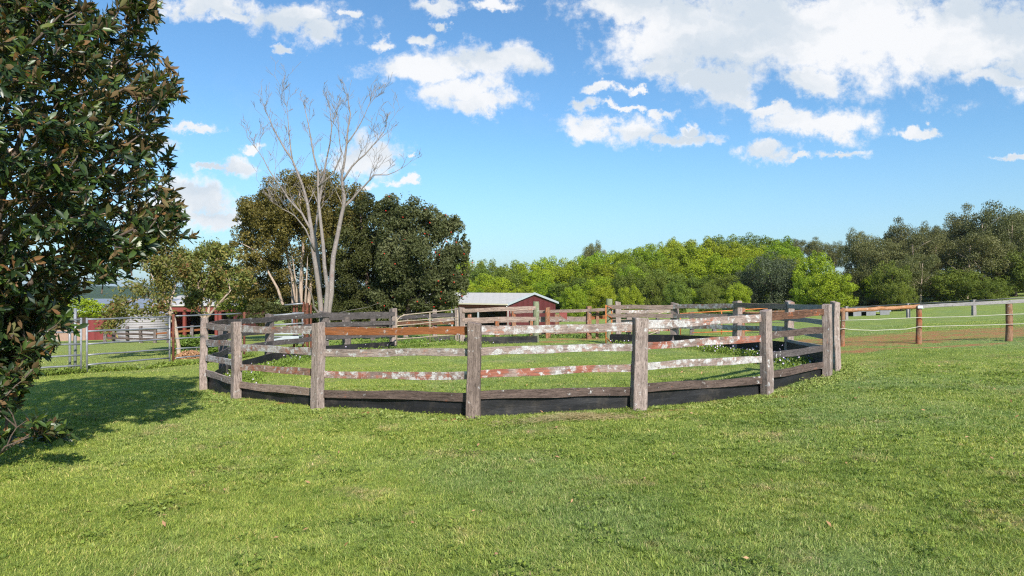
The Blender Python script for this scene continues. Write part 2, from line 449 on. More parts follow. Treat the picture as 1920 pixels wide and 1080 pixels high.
# turf colour, shared by the ground sheet and the blades standing on it
def turf_group():
    g = bpy.data.node_groups.new('turf_colour', 'ShaderNodeTree')
    g.interface.new_socket('Position', in_out='INPUT', socket_type='NodeSocketVector')
    g.interface.new_socket('Grass', in_out='OUTPUT', socket_type='NodeSocketColor')
    g.interface.new_socket('Bare', in_out='OUTPUT', socket_type='NodeSocketFloat')
    N = NT(g)
    gi = N.node('NodeGroupInput'); go = N.node('NodeGroupOutput')
    P = gi.outputs[0]
    s = N.node('ShaderNodeSeparateXYZ'); N.link(P, s.inputs[0])
    a = N.noise(P, 0.22, 5, 0.6)
    b_ = N.noise(P, 1.1, 5, 0.65)
    c_ = N.noise(P, 4.0, 4, 0.65)
    base = N.ramp(b_, [(0.28, (0.168, 0.252, 0.046)), (0.5, (0.272, 0.352, 0.070)), (0.72, (0.405, 0.455, 0.122))])
    # bluish coarse patches
    base = N.mix(N.math('MULTIPLY', N.smooth(a, 0.45, 0.62), 0.7), base, (0.240, 0.335, 0.115))
    # yellower to the left of the lawn
    left = N.smooth(s.outputs[0], 3.0, -6.0)
    base = N.mix(N.math('MULTIPLY', left, 0.35), base, (0.395, 0.455, 0.075))
    # thin dry patches
    dry = N.smooth(N.noise(P, 0.75, 8, 0.78), 0.53, 0.68)
    base = N.mix(N.math('MULTIPLY', dry, 0.70), base, (0.480, 0.390, 0.200))
    base = N.mix(N.math('MULTIPLY', N.smooth(c_, 0.52, 0.74), 0.35), base, (0.120, 0.190, 0.040))
    # mown pale paddock beyond the gate
    mown = N.math('MULTIPLY', N.smooth(s.outputs[0], -9.5, -12.0), N.smooth(s.outputs[1], 19.0, 23.0))
    base = N.mix(N.math('MULTIPLY', mown, 0.6), base, (0.300, 0.350, 0.100))
    N.link(base, go.inputs[0])
    # bare red soil: ellipses broken up by noise
    tot = None
    nb = N.noise(P, 2.6, 8, 0.78)
    for (x, y, rx, ry, k) in BARE:
        v = N.vmath('MULTIPLY_ADD', P, (1/rx, 1/ry, 0), (-x/rx, -y/ry, 0))
        q = N.math('MULTIPLY', N.math('SUBTRACT', 1.0, N.vmath('LENGTH', v.outputs[0]).outputs['Value']), k)
        tot = q if tot is None else N.math('MAXIMUM', tot, q)
    bare = N.smooth(N.math('ADD', N.math('MINIMUM', tot, 0.9), N.math('MULTIPLY', N.math('SUBTRACT', nb, 0.5), 3.6)), 0.40, 1.25)
    N.link(bare, go.inputs[1])
    return g
BARE = [(12.0, 23.8, 5.5, 3.2, 2.3), (17.5, 25.0, 8.0, 3.4, 2.2), (10.4, 20.6, 1.5, 1.0, 1.6), (9.6, 23.5, 1.7, 1.5, 0.9), (12.5, 20.4, 2.0, 0.6, 0.8),
        (1.6, 28.6, 1.3, 1.0, 1.8), (3.0, 31.5, 2.5, 2.2, 1.3), (-4.7, 13.55, 1.0, 0.18, 1.4), (1.0, 11.45, 0.9, 0.16, 1.2), (-5.9, 14.1, 0.9, 0.25, 1.4), (-2.6, 12.1, 1.2, 0.22, 1.1), (-0.9, 11.5, 0.6, 0.18, 1.4), (2.6, 11.75, 1.0, 0.2, 1.3), (4.8, 12.8, 0.8, 0.2, 1.2),
        (18.5, 22.0, 3.5, 1.5, 1.3), (13.0, 20.6, 3.5, .5, 1.6)]
def bare_np(x, y):
    tot = np.full(x.shape, -9.0)
    for (cx, cy, rx, ry, k) in BARE:
        tot = np.maximum(tot, k*(1-np.hypot((x-cx)/rx, (y-cy)/ry)))
    return tot
TG = turf_group()

def ground_mat():
    m, N, b = new_mat('turf_ground')
    t = N.node('ShaderNodeTexCoord'); P = t.outputs['Object']
    gn = N.node('ShaderNodeGroup'); gn.node_tree = TG; N.link(P, gn.inputs[0])
    f1 = N.noise(P, 14, 6, 0.75); f2 = N.noise(N.vmath('MULTIPLY', P, (1, 0.5, 1)).outputs[0], 45, 4, 0.75)
    c = N.mix(N.math('MULTIPLY', N.smooth(f1, 0.60, 0.36), 0.55), gn.outputs[0], (0.080, 0.105, 0.028))
    c = N.mix(N.math('MULTIPLY', N.smooth(f2, 0.48, 0.70), 0.45), c, (0.40, 0.43, 0.14))
    c = N.mix(N.math('MULTIPLY', N.smooth(N.noise(P, 6, 6, 0.8), 0.60, 0.74), 0.5), c, (0.30, 0.20, 0.10))
    soil = N.ramp(N.noise(P, 9, 6, 0.7), [(0.3, (0.30, 0.12, 0.05)), (0.7, (0.52, 0.25, 0.12))])
    c = N.mix(gn.outputs[1], c, soil)
    N.link(c, b.inputs['Base Color'])
    b.inputs['Roughness'].default_value = 0.95
    b.inputs['Specular IOR Level'].default_value = 0.1
    bp = N.node('ShaderNodeBump'); bp.inputs['Strength'].default_value = 0.9; bp.inputs['Distance'].default_value = 0.05
    N.link(N.math('ADD', N.math('MULTIPLY', f1, 1.2), N.math('MULTIPLY', f2, 0.6)), bp.inputs['Height']); N.link(bp.outputs[0], b.inputs['Normal'])
    return m

def leafy(N, b, m, colour, trans=0.35, rough=0.5, spec=0.3, tint=(1.35, 1.25, 0.5)):
    N.link(colour, b.inputs['Base Color'])
    b.inputs['Roughness'].default_value = rough
    b.inputs['Specular IOR Level'].default_value = spec
    tr = N.node('ShaderNodeBsdfTranslucent')
    N.link(N.vmath('MULTIPLY', colour, tint).outputs[0], tr.inputs['Color'])
    mx = N.node('ShaderNodeMixShader'); mx.inputs[0].default_value = trans
    out = [n for n in N.n if n.type == 'OUTPUT_MATERIAL'][0]
    N.link(b.outputs[0], mx.inputs[1]); N.link(tr.outputs[0], mx.inputs[2]); N.link(mx.outputs[0], out.inputs[0])

def blade_mat():
    m, N, b = new_mat('grass_blades')
    t = N.node('ShaderNodeTexCoord')
    gn = N.node('ShaderNodeGroup'); gn.node_tree = TG; N.link(t.outputs['Object'], gn.inputs[0])
    at = N.node('ShaderNodeAttribute', attribute_name='rnd')
    c = N.mix(1.0, gn.outputs[0], N.ramp(at.outputs['Fac'], [(0.0, (0.52, 0.60, 0.62)), (0.45, (0.95, 0.97, 0.95)), (0.90, (1.65, 1.45, 1.6)), (0.93, (2.2, 1.5, 2.6)), (1.0, (2.4, 1.7, 3.2))]), 'MULTIPLY')
    leafy(N, b, m, c, 0.40, 0.5, 0.3, (1.3, 1.25, .6))
    return m

def foliage_mat(name, cols, hue=0.04, val=0.35, trans=0.25, rough=0.55, spec=0.3, big=0.35, tint=(1.35, 1.25, 0.5)):
    m, N, b = new_mat(name)
    at = N.node('ShaderNodeAttribute', attribute_name='rnd')
    oi = N.node('ShaderNodeObjectInfo'); t = N.node('ShaderNodeTexCoord')
    n = N.noise(t.outputs['Object'], big, 3, 0.6)
    k = N.math('ADD', N.math('MULTIPLY', at.outputs['Fac'], 0.55), N.math('MULTIPLY', N.smooth(n, 0.3, 0.7), 0.45))
    c = N.ramp(k, [(i/(len(cols)-1), cc) for i, cc in enumerate(cols)])
    hs = N.node('ShaderNodeHueSaturation'); N.link(c, hs.inputs['Color'])
    N.link(N.math('ADD', 0.5-hue/2, N.math('MULTIPLY', oi.outputs['Random'], hue)), hs.inputs['Hue'])
    r2 = N.math('FRACT', N.math('MULTIPLY', oi.outputs['Random'], 7.31))
    N.link(N.math('ADD', 1-val/2, N.math('MULTIPLY', r2, val)), hs.inputs['Value'])
    leafy(N, b, m, hs.outputs[0], trans, rough, spec, tint)
    return m
M['f_lime'] = foliage_mat('lime_foliage', [(0.105, 0.160, 0.009), (0.23, 0.305, 0.014), (0.42, 0.48, 0.026)], 0.035, 0.30)
M['f_green'] = foliage_mat('green_foliage', [(0.075, 0.110, 0.014), (0.140, 0.180, 0.022), (0.21, 0.25, 0.035)], 0.03, 0.3)
M['f_euc'] = foliage_mat('eucalypt_foliage', [(0.075, 0.084, 0.030), (0.135, 0.140, 0.046), (0.225, 0.22, 0.085)], 0.03, 0.3)
M['f_grey'] = foliage_mat('grey_green_foliage', [(0.060, 0.075, 0.038), (0.095, 0.115, 0.058), (0.14, 0.16, 0.085)], 0.02, 0.2)
M['f_dark'] = foliage_mat('dark_foliage', [(0.038, 0.044, 0.012), (0.070, 0.078, 0.020), (0.13, 0.135, 0.038)], 0.02, 0.2, rough=0.6, spec=0.25)
M['f_pine'] = foliage_mat('bronze_green_foliage', [(0.095, 0.088, 0.018), (0.165, 0.145, 0.030), (0.26, 0.215, 0.055)], 0.02, 0.1, big=0.5)
M['f_bank'] = foliage_mat('leathery_foliage', [(0.045, 0.052, 0.018), (0.090, 0.100, 0.036), (0.20, 0.205, 0.10)], 0.02, 0.2, rough=0.6, spec=0.2)
M['f_autumn'] = foliage_mat('olive_red_foliage', [(0.30, 0.13, 0.060), (0.16, 0.15, 0.035), (0.14, 0.17, 0.04), (0.33, 0.25, 0.07)], 0.05, 0.2, big=1.2)
M['f_weed'] = foliage_mat('weed_foliage', [(0.085, 0.145, 0.022), (0.15, 0.225, 0.036), (0.25, 0.33, 0.06)], 0.03, 0.2)
M['petal_red'] = flat_mat('red_petals', (0.55, 0.035, 0.02), 0.6)
M['petal_mauve'] = flat_mat('mauve_petals', (0.62, 0.52, 0.72), 0.7)
M['petal_yellow'] = flat_mat('yellow_petals', (0.75, 0.60, 0.03), 0.7)
M['f_tuft'] = foliage_mat('tuft_foliage', [(0.15, 0.22, 0.045), (0.25, 0.31, 0.07), (0.36, 0.36, 0.13)], 0.02, 0.1)
M['straw'] = foliage_mat('dry_straw', [(0.34, 0.27, 0.13), (0.44, 0.36, 0.19), (0.30, 0.34, 0.15)], 0.02, 0.1)
M['mulch'] = foliage_mat('bark_mulch', [(0.30, 0.15, 0.07), (0.42, 0.24, 0.12), (0.22, 0.11, 0.06)], 0.02, 0.1, trans=0.0)

def magnolia_mat():
    m, N, b = new_mat('magnolia_leaves')
    at = N.node('ShaderNodeAttribute', attribute_name='rnd'); ge = N.node('ShaderNodeNewGeometry')
    top = N.ramp(at.outputs['Fac'], [(0.0, (0.012, 0.026, 0.010)), (0.5, (0.026, 0.050, 0.014)), (0.80, (0.070, 0.115, 0.020)), (0.86, (0.12, 0.15, 0.025)), (0.92, (0.10, 0.065, 0.022)), (1.0, (0.20, 0.10, 0.04))])
    und = N.ramp(at.outputs['Fac'], [(0.0, (0.13, 0.070, 0.028)), (0.6, (0.16, 0.105, 0.042)), (1.0, (0.13, 0.135, 0.045))])
    c = N.mix(ge.outputs['Backfacing'], top, und)
    N.link(c, b.inputs['Base Color'])
    N.link(N.math('ADD', 0.40, N.math('MULTIPLY', ge.outputs['Backfacing'], 0.5)), b.inputs['Roughness'])
    b.inputs['Specular IOR Level'].default_value = 0.6
    tr = N.node('ShaderNodeBsdfTranslucent'); N.link(N.vmath('MULTIPLY', top, (2.6, 2.8, 1.0)).outputs[0], tr.inputs['Color'])
    mx = N.node('ShaderNodeMixShader'); mx.inputs[0].default_value = 0.18
    out = [n for n in N.n if n.type == 'OUTPUT_MATERIAL'][0]
    N.link(b.outputs[0], mx.inputs[1]); N.link(tr.outputs[0], mx.inputs[2]); N.link(mx.outputs[0], out.inputs[0])
    return m
M['magnolia'] = magnolia_mat()

# ------------------------------------------------------------------ ground sheet
def axis_coords(lo, hi, near_lo, near_hi, step):
    a = list(np.arange(near_lo, near_hi+1e-6, step))
    s = step; v = a[-1]
    while v < hi: s *= 1.09; v += s; a.append(v)
    s = step; v = a[0]; pre = []
    while v > lo: s *= 1.09; v -= s; pre.append(v)
    return np.array(pre[::-1] + a)
xs = axis_coords(-5000, 5000, -24, 30, 0.75)
ys = axis_coords(-400, 7000, -4, 44, 0.75)
GX, GY = np.meshgrid(xs, ys)
def bumpz(x, y):
    k = np.clip(1-np.hypot(x, y-12)/60, 0, 1)
    return k*(0.022*np.sin(x*1.3+np.sin(y*.9)*1.2)+0.018*np.sin(y*1.7+x*.6)+0.012*np.sin(x*3.1-y*2.3))
_g0 = gzn
def ground_h(x, y): return _g0(x, y) + bumpz(x, y)
GZ = ground_h(GX, GY)
V = np.stack([GX.ravel(), GY.ravel(), GZ.ravel()], -1)
ny, nx = GX.shape
ii = (np.arange(ny-1)[:, None]*nx + np.arange(nx-1)[None]).ravel()
F = np.stack([ii, ii+1, ii+nx+1, ii+nx], -1)
ground = link_mesh('ground', np_mesh('ground', V, F, True), ground_mat())
tag(ground, kind='structure')
def gmesh(x, y):
    """height of the ground sheet itself (bilinear on its grid)"""
    x = np.asarray(x, float); y = np.asarray(y, float)
    i = np.clip(np.searchsorted(xs, x)-1, 0, nx-2); j = np.clip(np.searchsorted(ys, y)-1, 0, ny-2)
    u = (x-xs[i])/(xs[i+1]-xs[i]); v = (y-ys[j])/(ys[j+1]-ys[j])
    return GZ[j, i]*(1-u)*(1-v)+GZ[j, i+1]*u*(1-v)+GZ[j+1, i]*(1-u)*v+GZ[j+1, i+1]*u*v
def gz(x, y): return float(gmesh(np.array([x]), np.array([y]))[0])

# far wooded hills on the left skyline
hx = np.linspace(-3200, 1200, 150); hy = np.linspace(900, 3000, 46)
HX, HY = np.meshgrid(hx, hy)
HZ = -14 + 15*np.exp(-((HY-1300)/230)**2)*(0.75+0.3*np.sin(HX/170)+0.2*np.sin(HX/61+1)) + 34*np.exp(-((HY-2300)/380)**2)*(0.68+0.16*np.sin(HX/260+2)+0.10*np.sin(HX/90))
HZ *= 1.0; HZ += np.random.default_rng(3).normal(0, 0.35, HZ.shape)
HZ = np.where(HX > -50, np.minimum(HZ, -2), HZ)
V = np.stack([HX.ravel(), HY.ravel(), HZ.ravel()], -1); ny_, nx_ = HX.shape
ii = (np.arange(ny_-1)[:, None]*nx_ + np.arange(nx_-1)[None]).ravel()
hills = link_mesh('hills', np_mesh('hills', V, np.stack([ii, ii+1, ii+nx_+1, ii+nx_], -1), True), flat_mat('wooded_hills', (0.045, 0.075, 0.035), 1.0, 0, 0.3, 0.02, 0.05))
tag(hills, kind='structure')

# ------------------------------------------------------------------ timber pieces
def chamfer_ring(a, b, c=0.12):
    """8-point rectangle outline with half sizes a,b"""
    k = c*min(a, b)
    return [(-a+k, -b), (a-k, -b), (a, -b+k), (a, b-k), (a-k, b), (-a+k, b), (-a, b-k), (-a, -b+k)]
def plank(p0, p1, h, t, name, mat, parent, seed=0, rough=1.0, label=None, seg=14):
    """board from p0 to p1: height h (vertical), thickness t; mesh local X runs along it"""
    r = random.Random(seed)
    p0 = Vector(p0); p1 = Vector(p1); L = (p1-p0).length
    mid = (p0+p1)/2
    dx = p1-p0
    rz = math.atan2(dx.y, dx.x); ry = -math.atan2(dx.z, math.hypot(dx.x, dx.y))
    mb = MB(); rings = []
    ph = [r.uniform(0, 6.28) for _ in range(6)]
    for i in range(seg+1):
        u = i/seg; x = (u-0.5)*L
        hh = h/2*(1+rough*(0.05*math.sin(u*7+ph[0])+0.04*math.sin(u*17+ph[1])+r.uniform(-.02, .02)))
        zc = rough*(0.014*math.sin(u*3.1+ph[2])+0.006*math.sin(u*11+ph[3])); yc = rough*0.010*math.sin(u*4+ph[4])
        tw = rough*0.06*math.sin(u*3+ph[5])
        rings.append([(x, yc+a*math.cos(tw)-b*math.sin(tw), zc+a*math.sin(tw)+b*math.cos(tw)) for a, b in chamfer_ring(t/2, hh)])
    mb.loft(rings)
    o = mb.build(name, mat, parent, mid, (0, ry, rz))
    if label: o['label'] = label
    return o
def post(x, y, ztop, w, t, rot, name, mat, parent, seed=0, zbase=None, lean=(0, 0), label=None):
    r = random.Random(seed); zb = (gz(x, y) if zbase is None else zbase)
    H = ztop-zb; mb = MB(); rings = []; n = 9
    ph = [r.uniform(0, 6.28) for _ in range(4)]
    for i in range(-1, n+1):
        u = i/n; z = H*u if i >= 0 else -0.35
        k = 1+0.03*math.sin(u*6+ph[0])+r.uniform(-.012, .012)+0.04*(1-u)
        ox = 0.012*math.sin(u*4+ph[1])+lean[0]*max(u, 0); oy = 0.012*math.sin(u*5+ph[2])+lean[1]*max(u, 0)
        ring = []
        for a, b in chamfer_ring(w/2*k, t/2*k, 0.16):
            zz = z + ((0.10*a*math.sin(ph[3])*2+r.uniform(-.006, .006)) if i == n else 0)
            ring.append((a+ox, b+oy, zz))
        rings.append(ring)
    # split, worn top
    top = [(p[0]*0.93+rings[-1][0][0]*0.0, p[1]*0.93, p[2]+0.012) for p in rings[-1]]
    rings.append(top)
    mb.loft(rings)
    o = mb.build(name, mat, parent, (x, y, zb), (0, 0, rot))
    if label: o['label'] = label
    return o
def round_post(x, y, ztop, rad, name, mat, parent, seed=0, zbase=None):
    r = random.Random(seed); zb = gz(x, y) if zbase is None else zbase
    H = ztop-zb; mb = MB(); pts = []; rd = []
    for i in range(-1, 8):
        u = i/7; pts.append((0.01*math.sin(u*5+seed), 0.01*math.cos(u*4+seed), H*u if i >= 0 else -0.35)); rd.append(rad*(1.04-0.08*u+r.uniform(-.03, .03)))
    pts.append((pts[-1][0], pts[-1][1], H+0.015)); rd.append(rad*0.86)
    mb.tube(pts, rd, 14)
    return mb.build(name, mat, parent, (x, y, zb))

# ------------------------------------------------------------------ round pen
PC = Vector((0.2, 20.0, 0))
# px of post, depth, base py (None: ground), top py, width, rail heights in py on the way in (left) and out (right)
NEAR = [(382, 16.4, 598, .17, [611, 641, 672, 699], [611, 641, 672, 699]),
        (443, 14.5, 605, .185, [616, 646, 683, 717], [616, 653, 690, 721]),
        (597, 12.7, 607, .205, [620, 660, 699, 737], [620, 661, 703, 739]),
        (889, 11.7, 607, .225, [621, 662, 704, 747], [619, 661, 702, 744]),
        (1198, 11.9, 598, .245, [613, 651, 691, 732], [609, 649, 689, 729]),
        (1437, 13.1, 583, .19, [596, 636, 674, 712], [595, 631, 667, 704]),
        (1551, 14.8, 572, .175, [586, 619, 654, 685], [586, 619, 654, 685])]
pen = empty('round_pen_fence', (PC.x, PC.y, 0))
tag(pen, 'round pen of weathered lichen covered timber posts and rails with black rubber along its foot', 'round pen')
def PW(px, py, d): return Vector(W3(px, py, d))
def inward(p, k):
    v = Vector((PC.x-p.x, PC.y-p.y, 0)); v.normalize(); return p+v*k
PD = 0.17
near_xy = []
for i, (px, d, ty, w, rl, rr) in enumerate(NEAR):
    x = (px-960)/1280*d; near_xy.append(Vector((x, d, 0)))
segmat = {  # rails per span, top to bottom
    0: ['rail', 'rail_lichen', 'rail_lichen', 'rail'],
    1: ['rail_lichen', 'rail_lichen', 'rail_stain', 'rail_plain'],
    2: ['rail_rust', 'rail', 'rail_red', 'rail_dark'],
    3: ['rail_lichen', 'rail_lichen', 'rail_red', 'rail_dark'],
    4: ['rail_lichen', 'rail_red', 'rail_lichen', 'rail_dark'],
    5: ['rail_brown', 'rail_dark', 'rail_black_shaded', 'rail_dark']}
pm = ['post', 'post', 'post', 'post_mid', 'post', 'post', 'post_lichen']
for i, (px, d, ty, w, rl, rr) in enumerate(NEAR):
    x, y = near_xy[i].x, d
    rot = math.atan2(PC.y-y, PC.x-x) - math.pi/2
    if i == 2: rot -= math.radians(6)
    post(x, y, CAMZ-(ty-540)/1280*(d-PD/2), w, PD, rot, 'post', M[pm[i]], pen, seed=10+i, lean=(0.02*math.sin(i*2), 0))
for i in range(6):
    a = NEAR[i]; b = NEAR[i+1]
    pa = near_xy[i]; pb = near_xy[i+1]
    for k in range(4):
        A = Vector((pa.x, pa.y, CAMZ-(a[5][k]-540)/1280*a[1])); B = Vector((pb.x, pb.y, CAMZ-(b[4][k]-540)/1280*b[1]))
        h = [.140, .132, .130, .145][k]
        plank(inward(A, .05), inward(B, .05), h, .045, 'rail', M[segmat[i][k]], pen, seed=i*7+k, rough=1.0)
# far arc: (px, depth, top py, mat, rails py at post)
FAR = [(1480, 20.9, 566, 'post_lichen', .24), (1382, 23.5, 565, 'post', .26), (1265, 25.9, 569, 'post', .26), (1142, 27.5, 561, 'post_green', .26)]
FARR = {1480: [574, 597, 618], 1382: [573, 594, 614], 1265: [575.5, 592, 612], 1142: [576, 592, 612]}
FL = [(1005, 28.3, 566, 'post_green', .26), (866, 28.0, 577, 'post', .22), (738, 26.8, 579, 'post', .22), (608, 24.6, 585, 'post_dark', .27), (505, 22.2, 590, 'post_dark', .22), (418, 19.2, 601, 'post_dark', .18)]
FLR = {1005: [578, 597, 618], 866: [582, 600, 618], 738: [589, 606, 628], 608: [590, 608, 632], 505: [598, 619, 643], 418: [604, 630, 658], 382: [611, 641, 672]}
for j, (px, d, ty, mt, w) in enumerate(FAR+FL):
    x = (px-960)/1280*d
    rot = math.atan2(PC.y-d, PC.x-x) - math.pi/2
    zt = CAMZ-(ty-540)/1280*d
    if mt == 'post_green': round_post(x, d, zt, .13, 'post', M[mt], pen, seed=j)
    else: post(x, d, zt, w, .2, rot, 'post', M[mt], pen, seed=40+j)
def fars(pxa, da, pxb, db, ra, rb, mats, h=.16, inn=-.10, seed=0, t=.05):
    for k in range(len(ra)):
        A = PW(pxa, ra[k], da); B = PW(pxb, rb[k], db)
        plank(inward(A, -inn), inward(B, -inn), h, t, 'rail', M[mats[k]], pen, seed=seed+k, rough=1.0, seg=8)
for a, b, mm in ((0, 1, ['rail_plain', 'rail_lichen', 'rail_lichen']), (1, 2, ['rail_lichen', 'rail', 'rail_lichen']), (2, 3, ['rail_plain', 'rail_plain', 'rail'])):
    A, B = FAR[a], FAR[b]
    fars(A[0], A[1], B[0], B[1], FARR[A[0]], FARR[B[0]], mm, seed=100+a*5)
for a, b, mm in ((0, 1, ['rail_plain', 'rail_plain', 'rail_plain']), (2, 3, ['rail_black_shaded', 'rail_black_shaded', 'rail_black_shaded']), (3, 4, ['rail_black_shaded', 'rail_black_shaded', 'rail_black_shaded']), (4, 5, ['rail_black_shaded', 'rail_black_shaded', 'rail_black_shaded'])):  # far left rails: shade of their sunless side put into the colour
    A, B = FL[a], FL[b]
    fars(A[0], A[1], B[0], B[1], FLR[A[0]], FLR[B[0]], mm, seed=150+a*5)
fars(418, 19.2, 384, 16.55, FLR[418], FLR[382], ['rail_dark', 'rail_black_shaded', 'rail_black_shaded'], seed=190, inn=-.12)  # dark colour carries the unlit side of these rails too
# second end post on the right and the silver rails back to the far arc
post(PW(1566, 600, 16.0).x, 16.0, CAMZ-(567-540)/1280*16.0, .17, .17, -1.2, 'post', M['post_lichen'], pen, seed=77)
for k, (ya, yb) in enumerate(((574, 577.5), (597, 606), (618, 633), (640, 655))):
    plank(inward(PW(1484, ya, 20.8), .10), inward(PW(1564, yb, 16.1), .10), .125, .05, 'rail', M['rail_silver'], pen, seed=200+k, rough=.4, label='smooth silver grey rail' )
# rubber belting along the foot, inside the rails
def belt(pts, tops, th=.012):
    mb = MB(); ring = []
    rings = []
    n = 0
    for (p, q, ta, tb) in zip(pts[:-1], pts[1:], tops[:-1], tops[1:]):
        m = 8
        for i in range(m if q is not pts[-1] else m+1):
            u = i/m; P = p.lerp(q, u); s = math.sin(u*math.pi)
            P = inward(P, 0.02*s*math.sin(n*1.7)+.09); zt = ta*(1-u)+tb*u
            g = gz(P.x, P.y)-.08
            N_ = inward(P, th)-P
            wv = 0.02*math.sin(n*0.9); n += 1
            Pm = inward(P, -wv)
            zm = (g+zt)/2
            rings.append([(P.x, P.y, g), (Pm.x, Pm.y, zm), (P.x, P.y, zt), (P.x+N_.x, P.y+N_.y, zt), (Pm.x+N_.x, Pm.y+N_.y, zm), (P.x+N_.x, P.y+N_.y, g)])
    mb.loft(rings, smooth=False)
    return mb.build('rubber_skirt', M['rubber'], pen)
belt(near_xy, [CAMZ-(r[5][3]+2-540)/1280*r[1] for r in NEAR])
belt([PW(1563, 0, 16.1).xy.to_3d(), PW(1480, 0, 20.9).xy.to_3d(), PW(1382, 0, 23.5).xy.to_3d(), PW(1265, 0, 25.9).xy.to_3d(), PW(1146, 0, 27.4).xy.to_3d()],
     [CAMZ-(y-540)/1280*d for y, d in ((657, 16.1), (641, 20.9), (632, 23.5), (627.5, 25.9), (626, 27.4))])
belt([PW(1008, 0, 28.1).xy.to_3d(), PW(870, 0, 27.9).xy.to_3d()], [CAMZ-(y-540)/1280*28 for y in (630, 632)])
belt([PW(738, 0, 26.7).xy.to_3d(), PW(608, 0, 24.5).xy.to_3d(), PW(505, 0, 22.1).xy.to_3d(), PW(418, 0, 19.2).xy.to_3d(), PW(386, 0, 16.8).xy.to_3d()],
     [CAMZ-(y-540)/1280*d for y, d in ((640, 26.7), (648, 24.5), (662, 22.1), (684, 19.2), (702, 16.8))])

# ------------------------------------------------------------------ pipe gates and panels
def pipe_panel(name, label, cat, A, B, ztops, rails, mat, rad=.024, verts=(0, 1), group=None, vr=.03):
    """A,B: (px, d); rails: list of (pyA, pyB); verts: positions 0..1; ztops: (pyA, pyB)"""
    a = PW(A[0], 0, A[1]); b = PW(B[0], 0, B[1])
    base = Vector((a.x, a.y, gz(a.x, a.y)))
    root = empty(name, base); tag(root, label, cat, group)
    zA = lambda py: CAMZ-(py-540)/1280*A[1]
    zB = lambda py: CAMZ-(py-540)/1280*B[1]
    for (ra, rb) in rails:
        p = Vector((a.x, a.y, zA(ra))); q = Vector((b.x, b.y, zB(rb)))
        mb = MB(); o = (p+q)/2
        pts = [p.lerp(q, u/6)-o+Vector((0, 0, 0.006*math.sin(u*2+ra))) for u in range(7)]
        mb.tube(pts, rad, 8); mb.build('pipe_rail', mat, root, o)
    for v in verts:
        x = a.x*(1-v)+b.x*v; y = a.y*(1-v)+b.y*v
        zt = zA(ztops[0])*(1-v)+zB(ztops[1])*v
        if rails and len(ztops) > 2: zb = zA(ztops[2])*(1-v)+zB(ztops[3])*v
        else: zb = gz(x, y)-.1
        mb = MB(); mb.tube([(0, 0, zb-zt), (0, 0, (zb-zt)/2), (0, 0, 0)], vr, 8)
        mb.build('upright', mat, root, (x, y, zt))
    return root
cg = 'steel cattle panels along the paddock edge'
pipe_panel('cattle_gate', 'long grey steel pipe gate across the grass between magnolia and round pen', 'gate', (163, 20.6), (318, 23.6), (596, 592), 
           [(599, 594), (621, 615.5), (645, 636), (665.5, 655), (684, 671), (701.5, 684)], M['steel'], .027, (0, 1), vr=.032)
pipe_panel('cattle_fence', 'steel pipe panel just left of the long gate, half behind magnolia leaves', 'cattle fence', (-40, 18.6), (152, 20.5), (600, 596),
           [(604, 599), (628, 622), (652, 645), (676, 666), (697, 685), (716, 703)], M['steel'], .027, (0, .5, 1), cg, vr=.032)
pipe_panel('cattle_fence', 'steel pipe panel between the rusty gate post and round pen', 'cattle fence', (330, 23.8), (452, 27.0), (591, 587),
           [(592.5, 588), (614, 608), (635, 627), (654, 646), (671, 661)], M['steel'], .025, (), cg)
def gate_post(name, label, px, d, ty, rad, mat):
    x = (px-960)/1280*d; zb = gz(x, d); zt = CAMZ-(ty-540)/1280*d
    mb = MB(); mb.tube([(0, 0, -.3), (0, 0, (zt-zb)/2), (0, 0, zt-zb)], rad, 10)
    root = mb.build(name, mat, None, (x, d, zb)); tag(root, label, 'post')
    return root
gate_post('steel_post', 'rust red steel post beside the right end of the long gate', 325, 23.7, 589, .042, M['rustpipe'])
gate_post('steel_post', 'rusty steel post with a pipe rail ending on it behind the round pen', 458, 27.1, 585, .045, M['rustpipe'])
gate_post('steel_post', 'tall grey steel post behind the magnolia leaves, left of the gate', 141, 21.6, 578, .045, M['steel'])
gate_post('steel_post', 'shorter grey steel post left of the tall one behind magnolia leaves', 131, 22.0, 598, .04, M['steel'])

# open pen gate, tan pipe
g = pipe_panel('pen_gate', 'open tan pipe gate leaning into the far side of the round pen', 'gate', (744, 25.0), (858, 27.6), (594, 581, 646, 637),
               [(603, 595), (611, 600), (636, 627)], M['tanpipe'], .02, (0, .52, 1), vr=.022)
a = PW(744, 0, 25); b = PW(858, 0, 27.6)
mb = MB(); zA = CAMZ-(592-540)/1280*25; zB = CAMZ-(580-540)/1280*27.6
pts = [Vector((a.x, a.y, zA-.35)), Vector((a.x+.02, a.y, zA-.15)), Vector((a.x+.12, a.y+.06, zA-.04))]+[Vector((a.x+(b.x-a.x)*u, a.y+(b.y-a.y)*u, zA+(zB-zA)*u)) for u in (.12, .4, .7, 1)]
mb.tube(pts, .022, 8); mb.build('pipe_rail', M['tanpipe'], g)
# gate standing open at the other side of the opening, rusty frame seen end on
g = pipe_panel('pen_gate', 'narrow rust orange pipe gate standing end on against the green post', 'gate', (1136, 26.2), (1147, 27.4), (573, 578, 647, 640),
               [(573, 578), (590, 596), (632, 644)], M['orangepipe'], .022, (0, 1), vr=.024)

